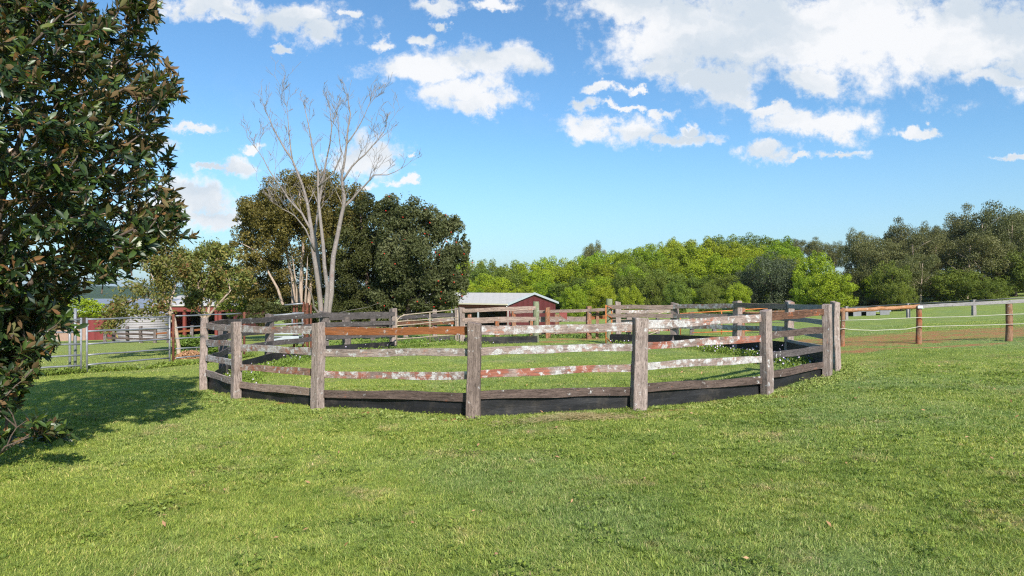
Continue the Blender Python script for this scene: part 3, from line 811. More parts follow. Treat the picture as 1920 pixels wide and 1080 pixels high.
# ------------------------------------------------------------------ timber cattle yards behind the pen
def yard(name, label, posts, rails, pmat, rmat, w=.2, h=.16, t=.05, cat='fence', seed=0):
    """posts: (px, d, top py); rails: (px0,d0,py0, px1,d1,py1)"""
    px, d, ty = posts[0]; x, y, z = G(px, d)
    root = empty(name, (x, y, gz(x, y))); tag(root, label, cat)
    for i, (px, d, ty) in enumerate(posts):
        x = (px-960)/1280*d
        post(x, d, CAMZ-(ty-540)/1280*d, w, w*.85, random.Random(seed+i).uniform(-.3, .3), 'post', M[pmat], root, seed=seed+i)
    for i, (a0, d0, y0, a1, d1, y1) in enumerate(rails):
        mm = rmat if isinstance(rmat, str) else rmat[i % len(rmat)]
        plank(PW(a0, y0, d0), PW(a1, y1, d1), h, t, 'rail', M[mm], root, seed=seed+50+i, seg=8)
    return root
yard('yard_fence', 'grey brown timber yard fence crossing the gap between the two green posts',
     [(1027, 32.5, 577), (1044, 34.0, 590), (1104, 32.0, 575)],
     [(1005, 33, 585, 1140, 31.5, 580), (1005, 33, 597, 1104, 32, 595.5), (1005, 33, 602, 1104, 32, 600), (1005, 33, 624, 1140, 31.5, 621)], 'post_brown', ['rail_plain', 'rail_plain', 'rail', 'rail_stain'], .22, .14, seed=300)
yard('yard_fence', 'orange stained low timber rails between yard post and rusty pen gate', [(1120, 32.0, 584)],
     [(1100, 32.1, 595.5, 1152, 32.0, 594.5)], 'post_brown', ['rail_rust'], .14, .17, seed=320)
yard('yard_fence', 'timber yard corner posts and rails behind the right half of the pen',
     [(1159, 31.5, 566), (1179, 34, 582), (1194, 36, 585)],
     [(1145, 31.6, 584, 1262, 33, 583), (1145, 32.5, 601, 1262, 34, 602), (1145, 33, 620, 1262, 34, 618)], 'post', ['rail', 'rail_plain', 'rail_stain'], .24, .15, seed=340)
yard('yard_fence', 'weathered timber yard rails in front of the open red shed',
     [(932, 33.5, 600), (963, 34.5, 583), (997, 33.0, 596), (880, 36, 590)],
     [(870, 34, 605, 1010, 33, 601), (957, 34.5, 585, 1006, 34, 584), (870, 36, 613, 1010, 34, 612), (866, 35, 623, 1010, 33.5, 622)], 'post_brown', ['rail_plain', 'rail_plain', 'rail', 'rail_stain'], .2, .13, seed=360)
yard('yard_fence', 'timber yard panel with pale lichen rails behind the open tan gate',
     [(815, 31.5, 581), (857, 31.0, 578), (761, 32, 590)],
     [(735, 31.8, 597, 862, 31, 589), (810, 31.4, 601, 862, 31, 599), (735, 32, 607, 862, 31, 605), (735, 32, 621, 862, 31, 618), (735, 31.9, 637, 862, 31, 633)], 'post', ['rail_black_shaded', 'rail_lichen', 'rail_brown', 'rail_black_shaded', 'rail_black_shaded'], .2, .17, seed=380)
yard('yard_fence', 'dark timber yard fence under the shadow of the bushy trees',
     [(652, 30, 592), (647, 32, 588), (735, 30, 580), (700, 33, 590)],
     [(610, 30.5, 597, 742, 30, 594), (610, 31, 612, 742, 30.5, 610), (610, 31, 626, 742, 30.5, 624)], 'post_dark', ['rail_black_shaded', 'rail_dark', 'rail_black_shaded'], .22, .15, seed=400)
# rusty pipe gates in the yards
def pipes(name, label, cat, segs, mat, rad):
    p0 = PW(*segs[0][:3]); root = empty(name, (p0.x, p0.y, gz(p0.x, p0.y))); tag(root, label, cat)
    for s in segs:
        p = PW(*s[:3]); q = PW(*s[3:6]); o = (p+q)/2
        mb = MB(); mb.tube([p-o, Vector((0, 0, 0)), q-o], rad, 7)
        mb.build('pipe', mat, root, o)
    return root
pipes('yard_gate', 'rust orange pipe gate with sloping brace behind the right of the pen', 'gate',
      [(1213, 595, 30, 1272, 577, 31), (1213, 629, 30, 1272, 607, 31), (1272, 577, 31, 1272, 628, 31), (1214, 593, 30, 1214, 632, 30), (1213, 611, 30, 1272, 598, 31)], M['tanpipe'], .024)
pipes('yard_gate', 'bright orange rusted long pipe gate beside the brown round post', 'gate',
      [(1275, 588, 33, 1438, 578, 33.5), (1275, 609, 33, 1438, 603, 33.5), (1298, 624, 33, 1438, 619, 33.5), (1276, 587, 33, 1276, 628, 33), (1353, 583, 33.2, 1353, 630, 33.2), (1438, 577, 33.5, 1438, 624, 33.5)], M['orangepipe'], .026)
yard('yard_fence', 'short dark timber posts beyond the orange pipe gate', [(1297, 34.5, 585), (1233, 38, 597), (1340, 38, 600)], [(1200, 38, 606, 1345, 38, 605)], 'post_dark', 'rail', .2, .1, seed=430)

# cattle crush under the dead tree
cr = pipes('cattle_crush', 'galvanised and rusty steel cattle crush standing in front of the dead tree', 'cattle crush',
      [(534, 572, 31, 568, 569, 31), (503, 592, 30.5, 570, 587, 31), (503, 610, 30.5, 570, 606, 31), (503, 588, 30.5, 503, 640, 30.5), (548, 587, 31, 548, 612, 31), (567, 587, 31, 567, 612, 31),
       (500, 632, 30.5, 570, 630, 31), (500, 646, 30.5, 570, 643, 31), (567, 612, 31, 567, 646, 31), (548, 587, 31, 567, 587, 31)], M['steel'], .04)
for (px, ty, w) in ((551.5, 569, .09), (557, 568, .06), (569, 566, .10), (576, 568, .12), (583, 572, .08)):
    x = (px-960)/1280*31.2; mb = MB(); zb = gz(x, 31.2); zt = CAMZ-(ty-540)/1280*31.2
    mb.box(-w/2, -w/2, -.2, w/2, w/2, zt-zb); mb.build('rusty_upright', M['rustpipe'], cr, (x, 31.2, zb))
for (y0, y1) in ((616, 626), (630, 640)):
    a = PW(505, y0, 30.7); b = PW(563, y1, 30.9)
    mb = MB(); mb.box(a.x, a.y-.02, b.z, b.x, a.y+.02, a.z); mb.build('side_sheet', M['zinc'], cr)

# ------------------------------------------------------------------ right paddock fence and far fence
pf = empty('paddock_fence', G(1580, 21.9)); tag(pf, 'paddock fence of round brown posts with rough log rail and two white ropes', 'fence')
PP = [(1392, 25.5, 577), (1580, 21.9, 578), (1723, 21.9, 574), (1892, 21.0, 567), (2085, 20.3, 560)]
for i, (px, d, ty) in enumerate(PP):
    x = (px-960)/1280*d
    round_post(x, d, CAMZ-(ty-540)/1280*d, (.10, .072, .085, .095, .095)[i], 'post', M['post_brown'], pf, seed=60+i)
def lograil(a, b, mat, rad):
    p, q = PW(*a), PW(*b); o = (p+q)/2; mb = MB(); L = 12
    r = random.Random(int(a[0]))
    mb.tube([p.lerp(q, u/L)-o+Vector((0, r.uniform(-.01, .01), r.uniform(-.014, .014))) for u in range(L+1)], [rad*(1+r.uniform(-.1, .1)) for _ in range(L+1)], 10)
    return mb.build('log_rail', mat, pf, o)
lograil((1392, 588, 25.5), (1582, 581.5, 21.9), M['log_rust'], .060)
lograil((1574, 583, 21.9), (1724, 574.5, 21.9), M['log_rust'], .064)
plank(PW(1722, 575, 21.85), PW(1893, 566, 20.95), .105, .10, 'rail', M['rail_silver'], pf, seed=9, rough=.35)
plank(PW(1893, 566, 20.95), PW(2090, 556, 20.25), .105, .10, 'rail', M['rail_silver'], pf, seed=8, rough=.35)
def rope(pts):
    P3 = [PW(*p) for p in pts]; o = P3[0].copy(); mb = MB()
    mb.tube([p-o for p in P3], .011, 6); return mb.build('rope', M['rope'], pf, o)
rope([(1400, 606, 25.4), (1480, 604, 23.6), (1583, 600.5, 21.8), (1640, 599, 21.8), (1721, 595.5, 21.8), (1800, 594, 21.4), (1892, 589.5, 20.9), (2085, 583, 20.2)])
rope([(1400, 624, 25.4), (1560, 620, 22), (1581, 616, 21.8), (1600, 618.3, 21.8), (1640, 619.5, 21.8), (1700, 617, 21.8), (1723, 612.5, 21.8), (1780, 611, 21.5), (1850, 609.5, 21.1), (1890, 608, 20.9), (1960, 606, 20.6), (2085, 604, 20.2)])
mb = MB(); mb.box(-.1, -.09, 0, .1, .09, .085); p = PW(1724, 578, 21.85)
mb.build('post_cap', M['zinc'], pf, p)
ff = empty('far_fence', G(1703, 56)); tag(ff, 'distant paddock fence of pale grey posts and a thin dark wire rail', 'fence')
for i, (px, d, ty) in enumerate(((1587, 60, 574.5), (1703, 56, 569), (1826, 51, 562), (1960, 47, 554))):
    x = (px-960)/1280*d; post(x, d, CAMZ-(ty-540)/1280*d, .24, .24, 0, 'post', M['post_pale'], ff, seed=80+i)
P3 = [PW(*p) for p in ((1440, 584, 64), (1587, 577, 60), (1703, 570, 56), (1826, 564, 51), (1960, 556, 47))]
mb = MB(); mb.tube([p-P3[0] for p in P3], .045, 6); mb.build('wire_rail', M['wire'], ff, P3[0])
# white sheets glimpsed under the forest edge
for i, (px, w, h) in enumerate(((1610, .9, .9), (1630, .9, .9), (1652, .8, .8))):
    pass

# ------------------------------------------------------------------ buildings
def poly_prism(mb, pts2, y0, y1):
    """pts2 in XZ, extruded along Y"""
    n = len(pts2); vs = [(x, y0, z) for x, z in pts2]+[(x, y1, z) for x, z in pts2]
    fs = [tuple(range(n)), tuple(range(2*n-1, n-1, -1))]+[((i+1) % n, i, i+n, (i+1) % n+n) for i in range(n)]
    return mb.add(vs, fs)
def red_shed():
    # local frame: long side along X (open, facing camera), gable at +X
    c = PW(953, 0, 72); z0 = gz(c.x+1, 75)-.05
    root = empty('red_shed', (c.x, c.y, z0)); tag(root, 'low maroon farm shed with pale roof and an open bay front, behind the yards', 'shed')
    rot = math.radians(-38)
    R = Matrix.Rotation(rot, 3, 'Z')
    def part(name, mb, mat):
        mb.v = [tuple(R @ Vector(v)) for v in mb.v]
        return mb.build(name, mat, root, (c.x, c.y, z0))
    L, D, He, Hr = 15.0, 8.8, CAMZ-(569.5-540)/1280*72-z0, CAMZ-(550.5-540)/1280*75.5-z0
    # gable wall (+X end), profile in YZ
    mb = MB(); vs = []
    for x in (-.12, 0): vs += [(x, 0, 0), (x, D, 0), (x, D, He), (x, D/2, Hr-.08), (x, 0, He)]
    mb.add(vs, [(4, 3, 2, 1, 0), (5, 6, 7, 8, 9)]+[((i+1) % 5, i, i+5, (i+1) % 5+5) if 0 else (i, (i+1) % 5, (i+1) % 5+5, i+5) for i in range(5)])
    g = part('gable_wall', mb, M['redwall'])
    mb = MB(); mb.box(-L, D-.12, 0, -.121, D, He); part('rear_wall', mb, M['redwall_x'])
    mb = MB(); vs = []
    for x in (-L, -L+.12): vs += [(x, 0, 0), (x, D, 0), (x, D, He), (x, D/2, Hr-.1), (x, 0, He)]
    mb.add(vs, [(4, 3, 2, 1, 0), (5, 6, 7, 8, 9)]+[(i, (i+1) % 5, (i+1) % 5+5, i+5) for i in range(5)])
    # roof, two slopes with thickness
    ov = .35; s = (Hr-He)/(D/2)
    for nm, y0, z0_, y1, z1_ in (('roof', -ov, He-ov*s, D/2, Hr), ('roof', D/2, Hr, D+ov, He-ov*s)):
        mb = MB(); xa, xb = -L-.2, .18
        vs = [(xa, y0, z0_), (xb, y0, z0_), (xb, y1, z1_), (xa, y1, z1_)]; vs += [(x, y, z+.07) for x, y, z in vs]
        mb.add(vs, [(3, 2, 1, 0), (4, 5, 6, 7), (0, 1, 5, 4), (1, 2, 6, 5), (2, 3, 7, 6), (3, 0, 4, 7)])
        part(nm, mb, M['roofwhite'])
    # barge capping at gable
    mb = MB()
    for (ya, za, yb, zb) in ((-ov, He-ov*s, D/2, Hr), (D/2, Hr, D+ov, He-ov*s)):
        vs = [(.181, ya, za-.1), (.24, ya, za-.1), (.24, yb, zb-.1), (.181, yb, zb-.1)]; vs += [(x, y, z+.24) for x, y, z in vs]
        mb.add(vs, [(3, 2, 1, 0), (4, 5, 6, 7), (0, 1, 5, 4), (1, 2, 6, 5), (2, 3, 7, 6), (3, 0, 4, 7)])
    part('barge_cap', mb, M['zinc'])
    mb = MB(); mb.box(-L-.2, -ov-.13, He-ov*s-.06, .18, -ov-.003, He-ov*s+.09); part('gutter', mb, M['creamtrim'])
    mb = MB(); mb.box(-L, -.02, He-.5, -.125, .06, He-.2); part('fascia', mb, M['redtrim'])
    mb = MB(); mb.box(-.12, -.12, 0, .0, -.003, He-.2); part('corner_trim', mb, M['redtrim'])
    for k, px in enumerate((-2.6-1.7, -8.2, -11.8, -L+.1)):
        mb = MB(); mb.box(px-.07, -.02+.07, 0, px+.07, .20, He-.52); part('post', mb, M['zinc'])
    mb = MB(); mb.tube([(.02, -.3, He-.25), (.02, -.2, He-.55), (.03, -.1, He-.7), (.03, -.1, .1)], .05, 8); part('downpipe', mb, M['whitepaint'])
    mb = MB(); mb.box(-L+4.2, D*.55, 0, -.13, D*.55+.06, He-.1); part('inner_wall', mb, M['darkin'])
    mb = MB(); mb.box(-6.1, .8, 0, -6.02, D*.55-.003, He-.1); part('inner_wall', mb, M['darkin'])
    return root
red_shed()

def left_shed():
    # red farm building with grey roof beyond the gate
    d = 60; x1 = PW(278, 0, d).x; x0 = PW(-40, 0, d).x; zb = gz((x0+x1)/2, d)-.4
    root = empty('farm_shed', ((x0+x1)/2, d, zb)); tag(root, 'red walled farm shed with low grey roof left of the water tank', 'shed')
    H = CAMZ-(584-540)/1280*d
    xm = PW(163, 0, d).x
    mb = MB(); mb.box(xm, d, zb, x1, d+8, H); mb.build('wall', M['redwall_x'], root)
    mb = MB(); mb.box(x0, d+.6, zb, xm-.003, d+8, H); w = mb.build('wall', M['brownwall'], root); w['label'] = 'tan wall of the recessed bay'
    mb = MB(); mb.box(PW(105, 0, d+.6).x, d+.52, H-1.6, PW(128, 0, d+.6).x, d+.597, H-.5); mb.build('window', M['darkin'], root)
    yb = d+5; zr = CAMZ-(562-540)/1280*yb
    vs = [(x0-.4, d-.7, H+.02), (x1+.5, d-.7, H+.02), (x1+.5, yb, zr), (x0-.4, yb, zr), (x1+.5, d+9, H+.3), (x0-.4, d+9, H+.3)]
    vs += [(x, y, z+.1) for x, y, z in vs]
    mb = MB(); mb.add(vs, [(3, 2, 1, 0), (5, 4, 2, 3), (6, 7, 8, 9), (9, 8, 10, 11), (0, 1, 7, 6), (1, 2, 8, 7), (2, 4, 10, 8), (3, 0, 6, 9), (5, 3, 9, 11), (4, 5, 11, 10)])
    mb.build('roof', M['roofgrey'], root)
    mb = MB(); mb.box(x0-.4, d-.83, H-.05, x1+.5, d-.703, H+.14); mb.build('gutter', M['zinc'], root)
left_shed()
def open_shed():
    d = 62; x0 = PW(292, 0, d).x; x1 = PW(440, 0, d).x; zb = gz((x0+x1)/2, d)-.3
    root = empty('machinery_shed', ((x0+x1)/2, d, zb)); tag(root, 'open fronted machinery shed with white roof and red beam behind the small trees', 'shed')
    H = CAMZ-(581-540)/1280*d; Hb = CAMZ-(556-540)/1280*(d+5)
    mb = MB(); mb.box(x0, d+7.8, zb, x1, d+8, H+.9); mb.build('rear_wall', M['darkin'], root)
    mb = MB(); mb.box(x0, d, zb, x0+.1, d+7.797, H+.1); mb.build('side_wall', M['darkin'], root)
    mb = MB(); mb.box(x1-.1, d, zb, x1, d+7.797, H+.1); mb.build('side_wall', M['redwall'], root)
    mb = MB(); mb.box(x0-.1, d-.12, H-.15, x1+.1, d-.003, H+.32); mb.build('beam', M['redtrim'], root)
    for px in (405, 412, 345):
        x = PW(px, 0, d).x; mb = MB(); mb.box(x-.12, d+.0, zb, x+.12, d+.22, H-.003); mb.build('post', M['redtrim'], root)
    vs = [(x0-.3, d-.3, H+.35), (x1+.3, d-.3, H+.35), (x1+.3, d+5, Hb), (x0-.3, d+5, Hb), (x1+.3, d+8.4, H+.6), (x0-.3, d+8.4, H+.6)]
    vs += [(x, y, z+.1) for x, y, z in vs]
    mb = MB(); mb.add(vs, [(3, 2, 1, 0), (5, 4, 2, 3), (6, 7, 8, 9), (9, 8, 10, 11), (0, 1, 7, 6), (1, 2, 8, 7), (2, 4, 10, 8), (3, 0, 6, 9), (5, 3, 9, 11), (4, 5, 11, 10)])
    mb.build('roof', M['roofwhite'], root)
open_shed()

def water_tank():
    d = 50; x = PW(267, 0, d+1.7).x; zb = gz(x, d)-.1
    root = empty('water_tank', (x, d+1.75, zb)); tag(root, 'large pale grey ribbed round water tank beyond the gate', 'water tank')
    Rr = 1.78; H = CAMZ-(592-540)/1280*d-zb; Ht = CAMZ-(581-540)/1280*(d+1.7)-zb
    mb = MB(); prof = []; n = 11
    for i in range(n):
        z0 = H*i/n; z1 = H*(i+1)/n
        prof += [(Rr-.055, z0), (Rr, z0+.25*(z1-z0)), (Rr, z0+.8*(z1-z0))]
    prof += [(Rr-.06, H)]
    rings = [[(r*math.cos(a), r*math.sin(a), z) for a in [2*math.pi*k/48 for k in range(48)]] for r, z in prof]
    mb.loft(rings, smooth=False); mb.build('tank_wall', M['tank'], root, (x, d+1.75, zb))
    mb = MB(); rings = []
    for r, z in ((Rr+.02, H+.003), (Rr+.02, H+.05), (Rr*.75, H+(Ht-H)*.55), (Rr*.25, Ht), (.05, Ht+.02)):
        rings.append([(r*math.cos(a)*(1+.006*math.cos(12*a)), r*math.sin(a), z) for a in [2*math.pi*k/48 for k in range(48)]])
    mb.loft(rings, smooth=False); mb.build('tank_roof', M['tank'], root, (x, d+1.75, zb))
    mb = MB(); mb.tube([(0, 0, 0), (0, 0, .12)], .3, 16); mb.build('hatch', M['darkin'], root, (x+.1, d+1.6, zb+Ht+.01))
water_tank()
yard('yard_fence', 'dark timber yard fence in front of the round water tank',
     [(197, 44, 611), (213, 44.5, 612), (239, 43.5, 612), (264, 43, 612), (291, 42.5, 616), (316, 42, 618), (360, 41, 610), (385, 41, 612)],
     [(197, 44, 617, 291, 42.5, 620), (197, 44, 625, 291, 42.5, 628), (197, 44, 633, 291, 42.5, 636), (291, 42.5, 626, 400, 41, 615), (291, 42.5, 637, 400, 41, 633)], 'post_dark', ['rail_dark', 'rail_dark', 'rail_dark', 'rail_rust', 'rail_stain'], .17, .12, seed=500)

# ------------------------------------------------------------------ foliage builders
def leaf_cards(C, D, Nn, L, Wd, rnd=None, fold=0.0):
    """diamond leaves: centre C, axis D, normal Nn (n,3); lengths L, widths Wd (n,)"""
    n = len(C); S = np.cross(D, Nn); S /= np.linalg.norm(S, axis=1, keepdims=True)+1e-9
    L = L[:, None]; Wd = Wd[:, None]
    v0 = C-D*L*.5; v1 = C+S*Wd*.5+Nn*fold*Wd; v2 = C+D*L*.5; v3 = C-S*Wd*.5+Nn*fold*Wd
    V = np.stack([v0, v1, v2, v3], 1).reshape(-1, 3)
    F = np.arange(4*n).reshape(n, 4)
    if rnd is None: rnd = rng.random(n)
    return V, F, np.repeat(rnd, 4)
def unit(v): return v/(np.linalg.norm(v, axis=1, keepdims=True)+1e-9)
def lobes_leaves(lobes, n, size, seed, asp=.6, jit=.75, shell=(.72, 1.08), flat=0.0):
    """lobes: (k,6) centre+radii; leaves on the outside of each lobe"""
    r = np.random.default_rng(seed); lobes = np.asarray(lobes, float)
    area = (lobes[:, 3]*lobes[:, 4]+lobes[:, 3]*lobes[:, 5]+lobes[:, 4]*lobes[:, 5])
    wgt = area*(lobes[:, 6] if lobes.shape[1] > 6 else 1.0)
    k = r.choice(len(lobes), n, p=wgt/wgt.sum())
    d = unit(r.normal(size=(n, 3)))
    rad = r.uniform(shell[0], shell[1], n)**1.0
    c = lobes[k, :3]+d*lobes[k, 3:6]*rad[:, None]
    nn = unit(d/lobes[k, 3:6]*lobes[k, 3:6].mean(1, keepdims=True)+r.normal(size=(n, 3))*jit+np.array([0, 0, flat]))
    ax = unit(np.cross(nn, r.normal(size=(n, 3))))
    L = size*r.uniform(.7, 1.35, n)
    # each lobe gets its own tone
    tone = r.random(len(lobes))[k]*.45+r.random(n)*.55
    return leaf_cards(c, ax, nn, L, L*asp, tone)
def crown_lobes(seed, n, rx, ry, rz, cz, lr=(.16, .30), up=0.0, flatz=1.0, fill=.92, low=-.9):
    r = np.random.default_rng(seed); out = []
    while len(out) < n:
        d = unit(r.normal(size=(1, 3)))[0]
        if d[2] < low: continue
        k = r.uniform(.62, 1.0)*fill
        q = r.uniform(*lr)
        out.append([d[0]*rx*k*(1-q*.5), d[1]*ry*k*(1-q*.5), cz+d[2]*rz*k*(1-q*.4)+up*abs(d[0]), q*rx, q*ry, q*min(rx, rz)*flatz])
    # inner fill so no hole goes straight through
    for _ in range(n//7):
        d = unit(r.normal(size=(1, 3)))[0]*r.uniform(0, .55)
        out.append([d[0]*rx, d[1]*ry, cz+d[2]*rz, .3*rx, .3*ry, .3*min(rx, rz)])
    return out
def crown_mesh(name, lobes, n, size, seed, mat, **kw):
    V, F, rn = lobes_leaves(lobes, n, size, seed, **kw)
    me = np_mesh(name, V, F, False, {'rnd': rn}); me.materials.append(mat); return me
def trunk_mesh(seed, h, r0, spread, n=5, stems=1, mat=None, name='trunk', zc=None):
    r = random.Random(seed); mb = MB()
    for s in range(stems):
        bx, by = (r.uniform(-.3, .3)*stems*.5, r.uniform(-.3, .3)*stems*.5) if stems > 1 else (0, 0)
        lx, ly = r.uniform(-1, 1)*spread*.35, r.uniform(-1, 1)*spread*.35
        pts = [(bx, by, -.4), (bx, by, 0), (bx+lx*.25, by+ly*.25, h*.35), (bx+lx*.6, by+ly*.6, h*.65), (bx+lx, by+ly, h)]
        mb.tube(pts, [r0*1.25, r0*1.1, r0*.85, r0*.6, r0*.25], 8)
        for k in range(n):
            u = r.uniform(.3, .85); i = 1+int(u*3); p = Vector(pts[2]).lerp(Vector(pts[4]), (u-.3)/.55*.8)
            a = r.uniform(0, 6.28); l = spread*r.uniform(.5, 1)
            q = p+Vector((math.cos(a)*l*.5, math.sin(a)*l*.5, h*.12)); e = p+Vector((math.cos(a)*l, math.sin(a)*l, h*r.uniform(.15, .35)))
            mb.tube([p, q, e], [r0*.4, r0*.28, r0*.08], 6)
    me = mb.mesh(name); me.materials.append(mat); return me

# ------------------------------------------------------------------ the wood behind
def variant(kind, i):
    s = 1000+i*13
    if kind == 'lime':   # unit crown: radius ~1 in x,y, base 0 top 2.1
        lb = crown_lobes(s, 110, 1, 1, 1.06, 1.05, (.10, .20), low=-.98, fill=1.0)
        return crown_mesh('crown', lb, 26000, .048, s, M['f_lime'], jit=.6, flat=.35), trunk_mesh(s, 1.3, .06, .7, 5, 1, M['bark_dark'])
    if kind == 'green':
        lb = crown_lobes(s, 95, 1, 1, 1.06, 1.05, (.11, .21), low=-.98, fill=1.0)
        return crown_mesh('crown', lb, 24000, .048, s, M['f_green'], jit=.65, flat=.3), trunk_mesh(s, 1.3, .06, .7, 5, 1, M['bark_dark'])
    if kind == 'grey':
        lb = crown_lobes(s, 80, 1, 1, 1.06, 1.05, (.11, .24), low=-.98, fill=1.0)
        return crown_mesh('crown', lb, 24000, .042, s, M['f_grey'], jit=1.0, shell=(.6, 1.15)), trunk_mesh(s, 1.3, .06, .7, 5, 1, M['bark_dark'])
    if kind == 'euc':
        lb = crown_lobes(s, 85, 1, 1, .92, 1.28, (.10, .21), flatz=.85, low=-.95, fill=.90)
        return crown_mesh('crown', lb, 24000, .040, s, M['f_euc'], jit=.9, shell=(.5, 1.15), asp=.5, flat=.3), trunk_mesh(s, 1.6, .032, .55, 5, 2, M['bark_pale'])
    if kind == 'dark':
        lb = crown_lobes(s, 40, 1, 1, 1.06, 1.05, (.16, .30), low=-.98)
        return crown_mesh('crown', lb, 13000, .060, s, M['f_dark'], jit=.9), trunk_mesh(s, 1.3, .06, .7, 5, 1, M['bark_dark'])
VAR = {k: [variant(k, i+{'lime': 0, 'green': 10, 'grey': 20, 'euc': 30, 'dark': 40}[k]) for i in range(n)] for k, n in (('lime', 4), ('green', 3), ('grey', 2), ('euc', 4), ('dark', 2))}
KN = {'lime': ('leafy_tree', 'tree'), 'green': ('bushy_tree', 'tree'), 'grey': ('grey_tree', 'tree'), 'euc': ('gum_tree', 'tree'), 'dark': ('dark_tree', 'tree')}
cnt = {}
def put_tree(kind, px, top, wpx, d, label=None, group=None, hbase=None, vi=None):
    """crown of on-picture width wpx at depth d, top at py top"""
    x = (px-960)/1280*d; zb = gz(x, d)-.2
    if hbase is not None: zb = hbase
    H = CAMZ-(top-540)/1280*d-zb; Rr = wpx/2/1280*d
    i = cnt.get(kind, 0); cnt[kind] = i+1
    c, t = VAR[kind][(i if vi is None else vi) % len(VAR[kind])]
    root = empty(KN[kind][0], (x, d, zb)); root['category'] = KN[kind][1]
    if group: root['group'] = group
    if label: root['label'] = label
    rz = random.uniform(0, 6.28)
    Hn = 2.03 if kind != 'euc' else 2.08
    for nm, me in (('crown', c), ('trunk', t)):
        o = bpy.data.objects.new(nm, me); col.objects.link(o); o.parent = root
        o.rotation_euler = (0, 0, rz); o.scale = (Rr, Rr, H/Hn)
    return root
lg = 'lime green trees massed on the slope behind the yards'
# skyline of the lime wood
def lime_top(px):
    return np.interp(px, [840, 880, 960, 1040, 1100, 1160, 1200, 1260, 1300, 1345, 1390, 1440, 1480, 1510, 1560, 1620], [492, 487, 489, 486, 474, 466, 458, 449, 443, 438, 435, 443, 455, 466, 480, 500])
rows = [(134, 0, 88, 50), (124, 14, 92, 56), (114, 34, 92, 58), (105, 56, 84, 56), (97, 78, 74, 52)]
lab_n = 0
ords = ['first', 'second', 'third', 'fourth', 'fifth', 'sixth', 'seventh', 'eighth', 'ninth', 'tenth', 'eleventh', 'twelfth', 'thirteenth', 'fourteenth', 'fifteenth', 'sixteenth', 'seventeenth', 'eighteenth', 'nineteenth', 'twentieth', 'twenty-first', 'twenty-second', 'twenty-third', 'twenty-fourth']
rown = ['skyline row', 'second row', 'middle row', 'fourth row', 'front row']
for ri, (d, drop, wp, sp) in enumerate(rows):
    px = 838+ri*11; k = 0
    while px < (1500 if ri == 0 else 1520 - ri*8):
        t = float(lime_top(px))+drop*(1+0.35*math.sin(px*.02))+random.uniform(-5, 6)
        hmax = 582
        if t < 560:
            kind = 'lime' if random.random() < (.78 if ri < 3 else .6) else 'green'
            put_tree(kind, px, t, wp*random.uniform(.9, 1.25), d+random.uniform(-2.5, 2.5),
                     '%s tree, %s from left in the %s of the slope' % ('lime' if kind == 'lime' else 'olive', ords[k], rown[ri]), lg)
            k += 1
        px += sp*random.uniform(.78, 1.12)
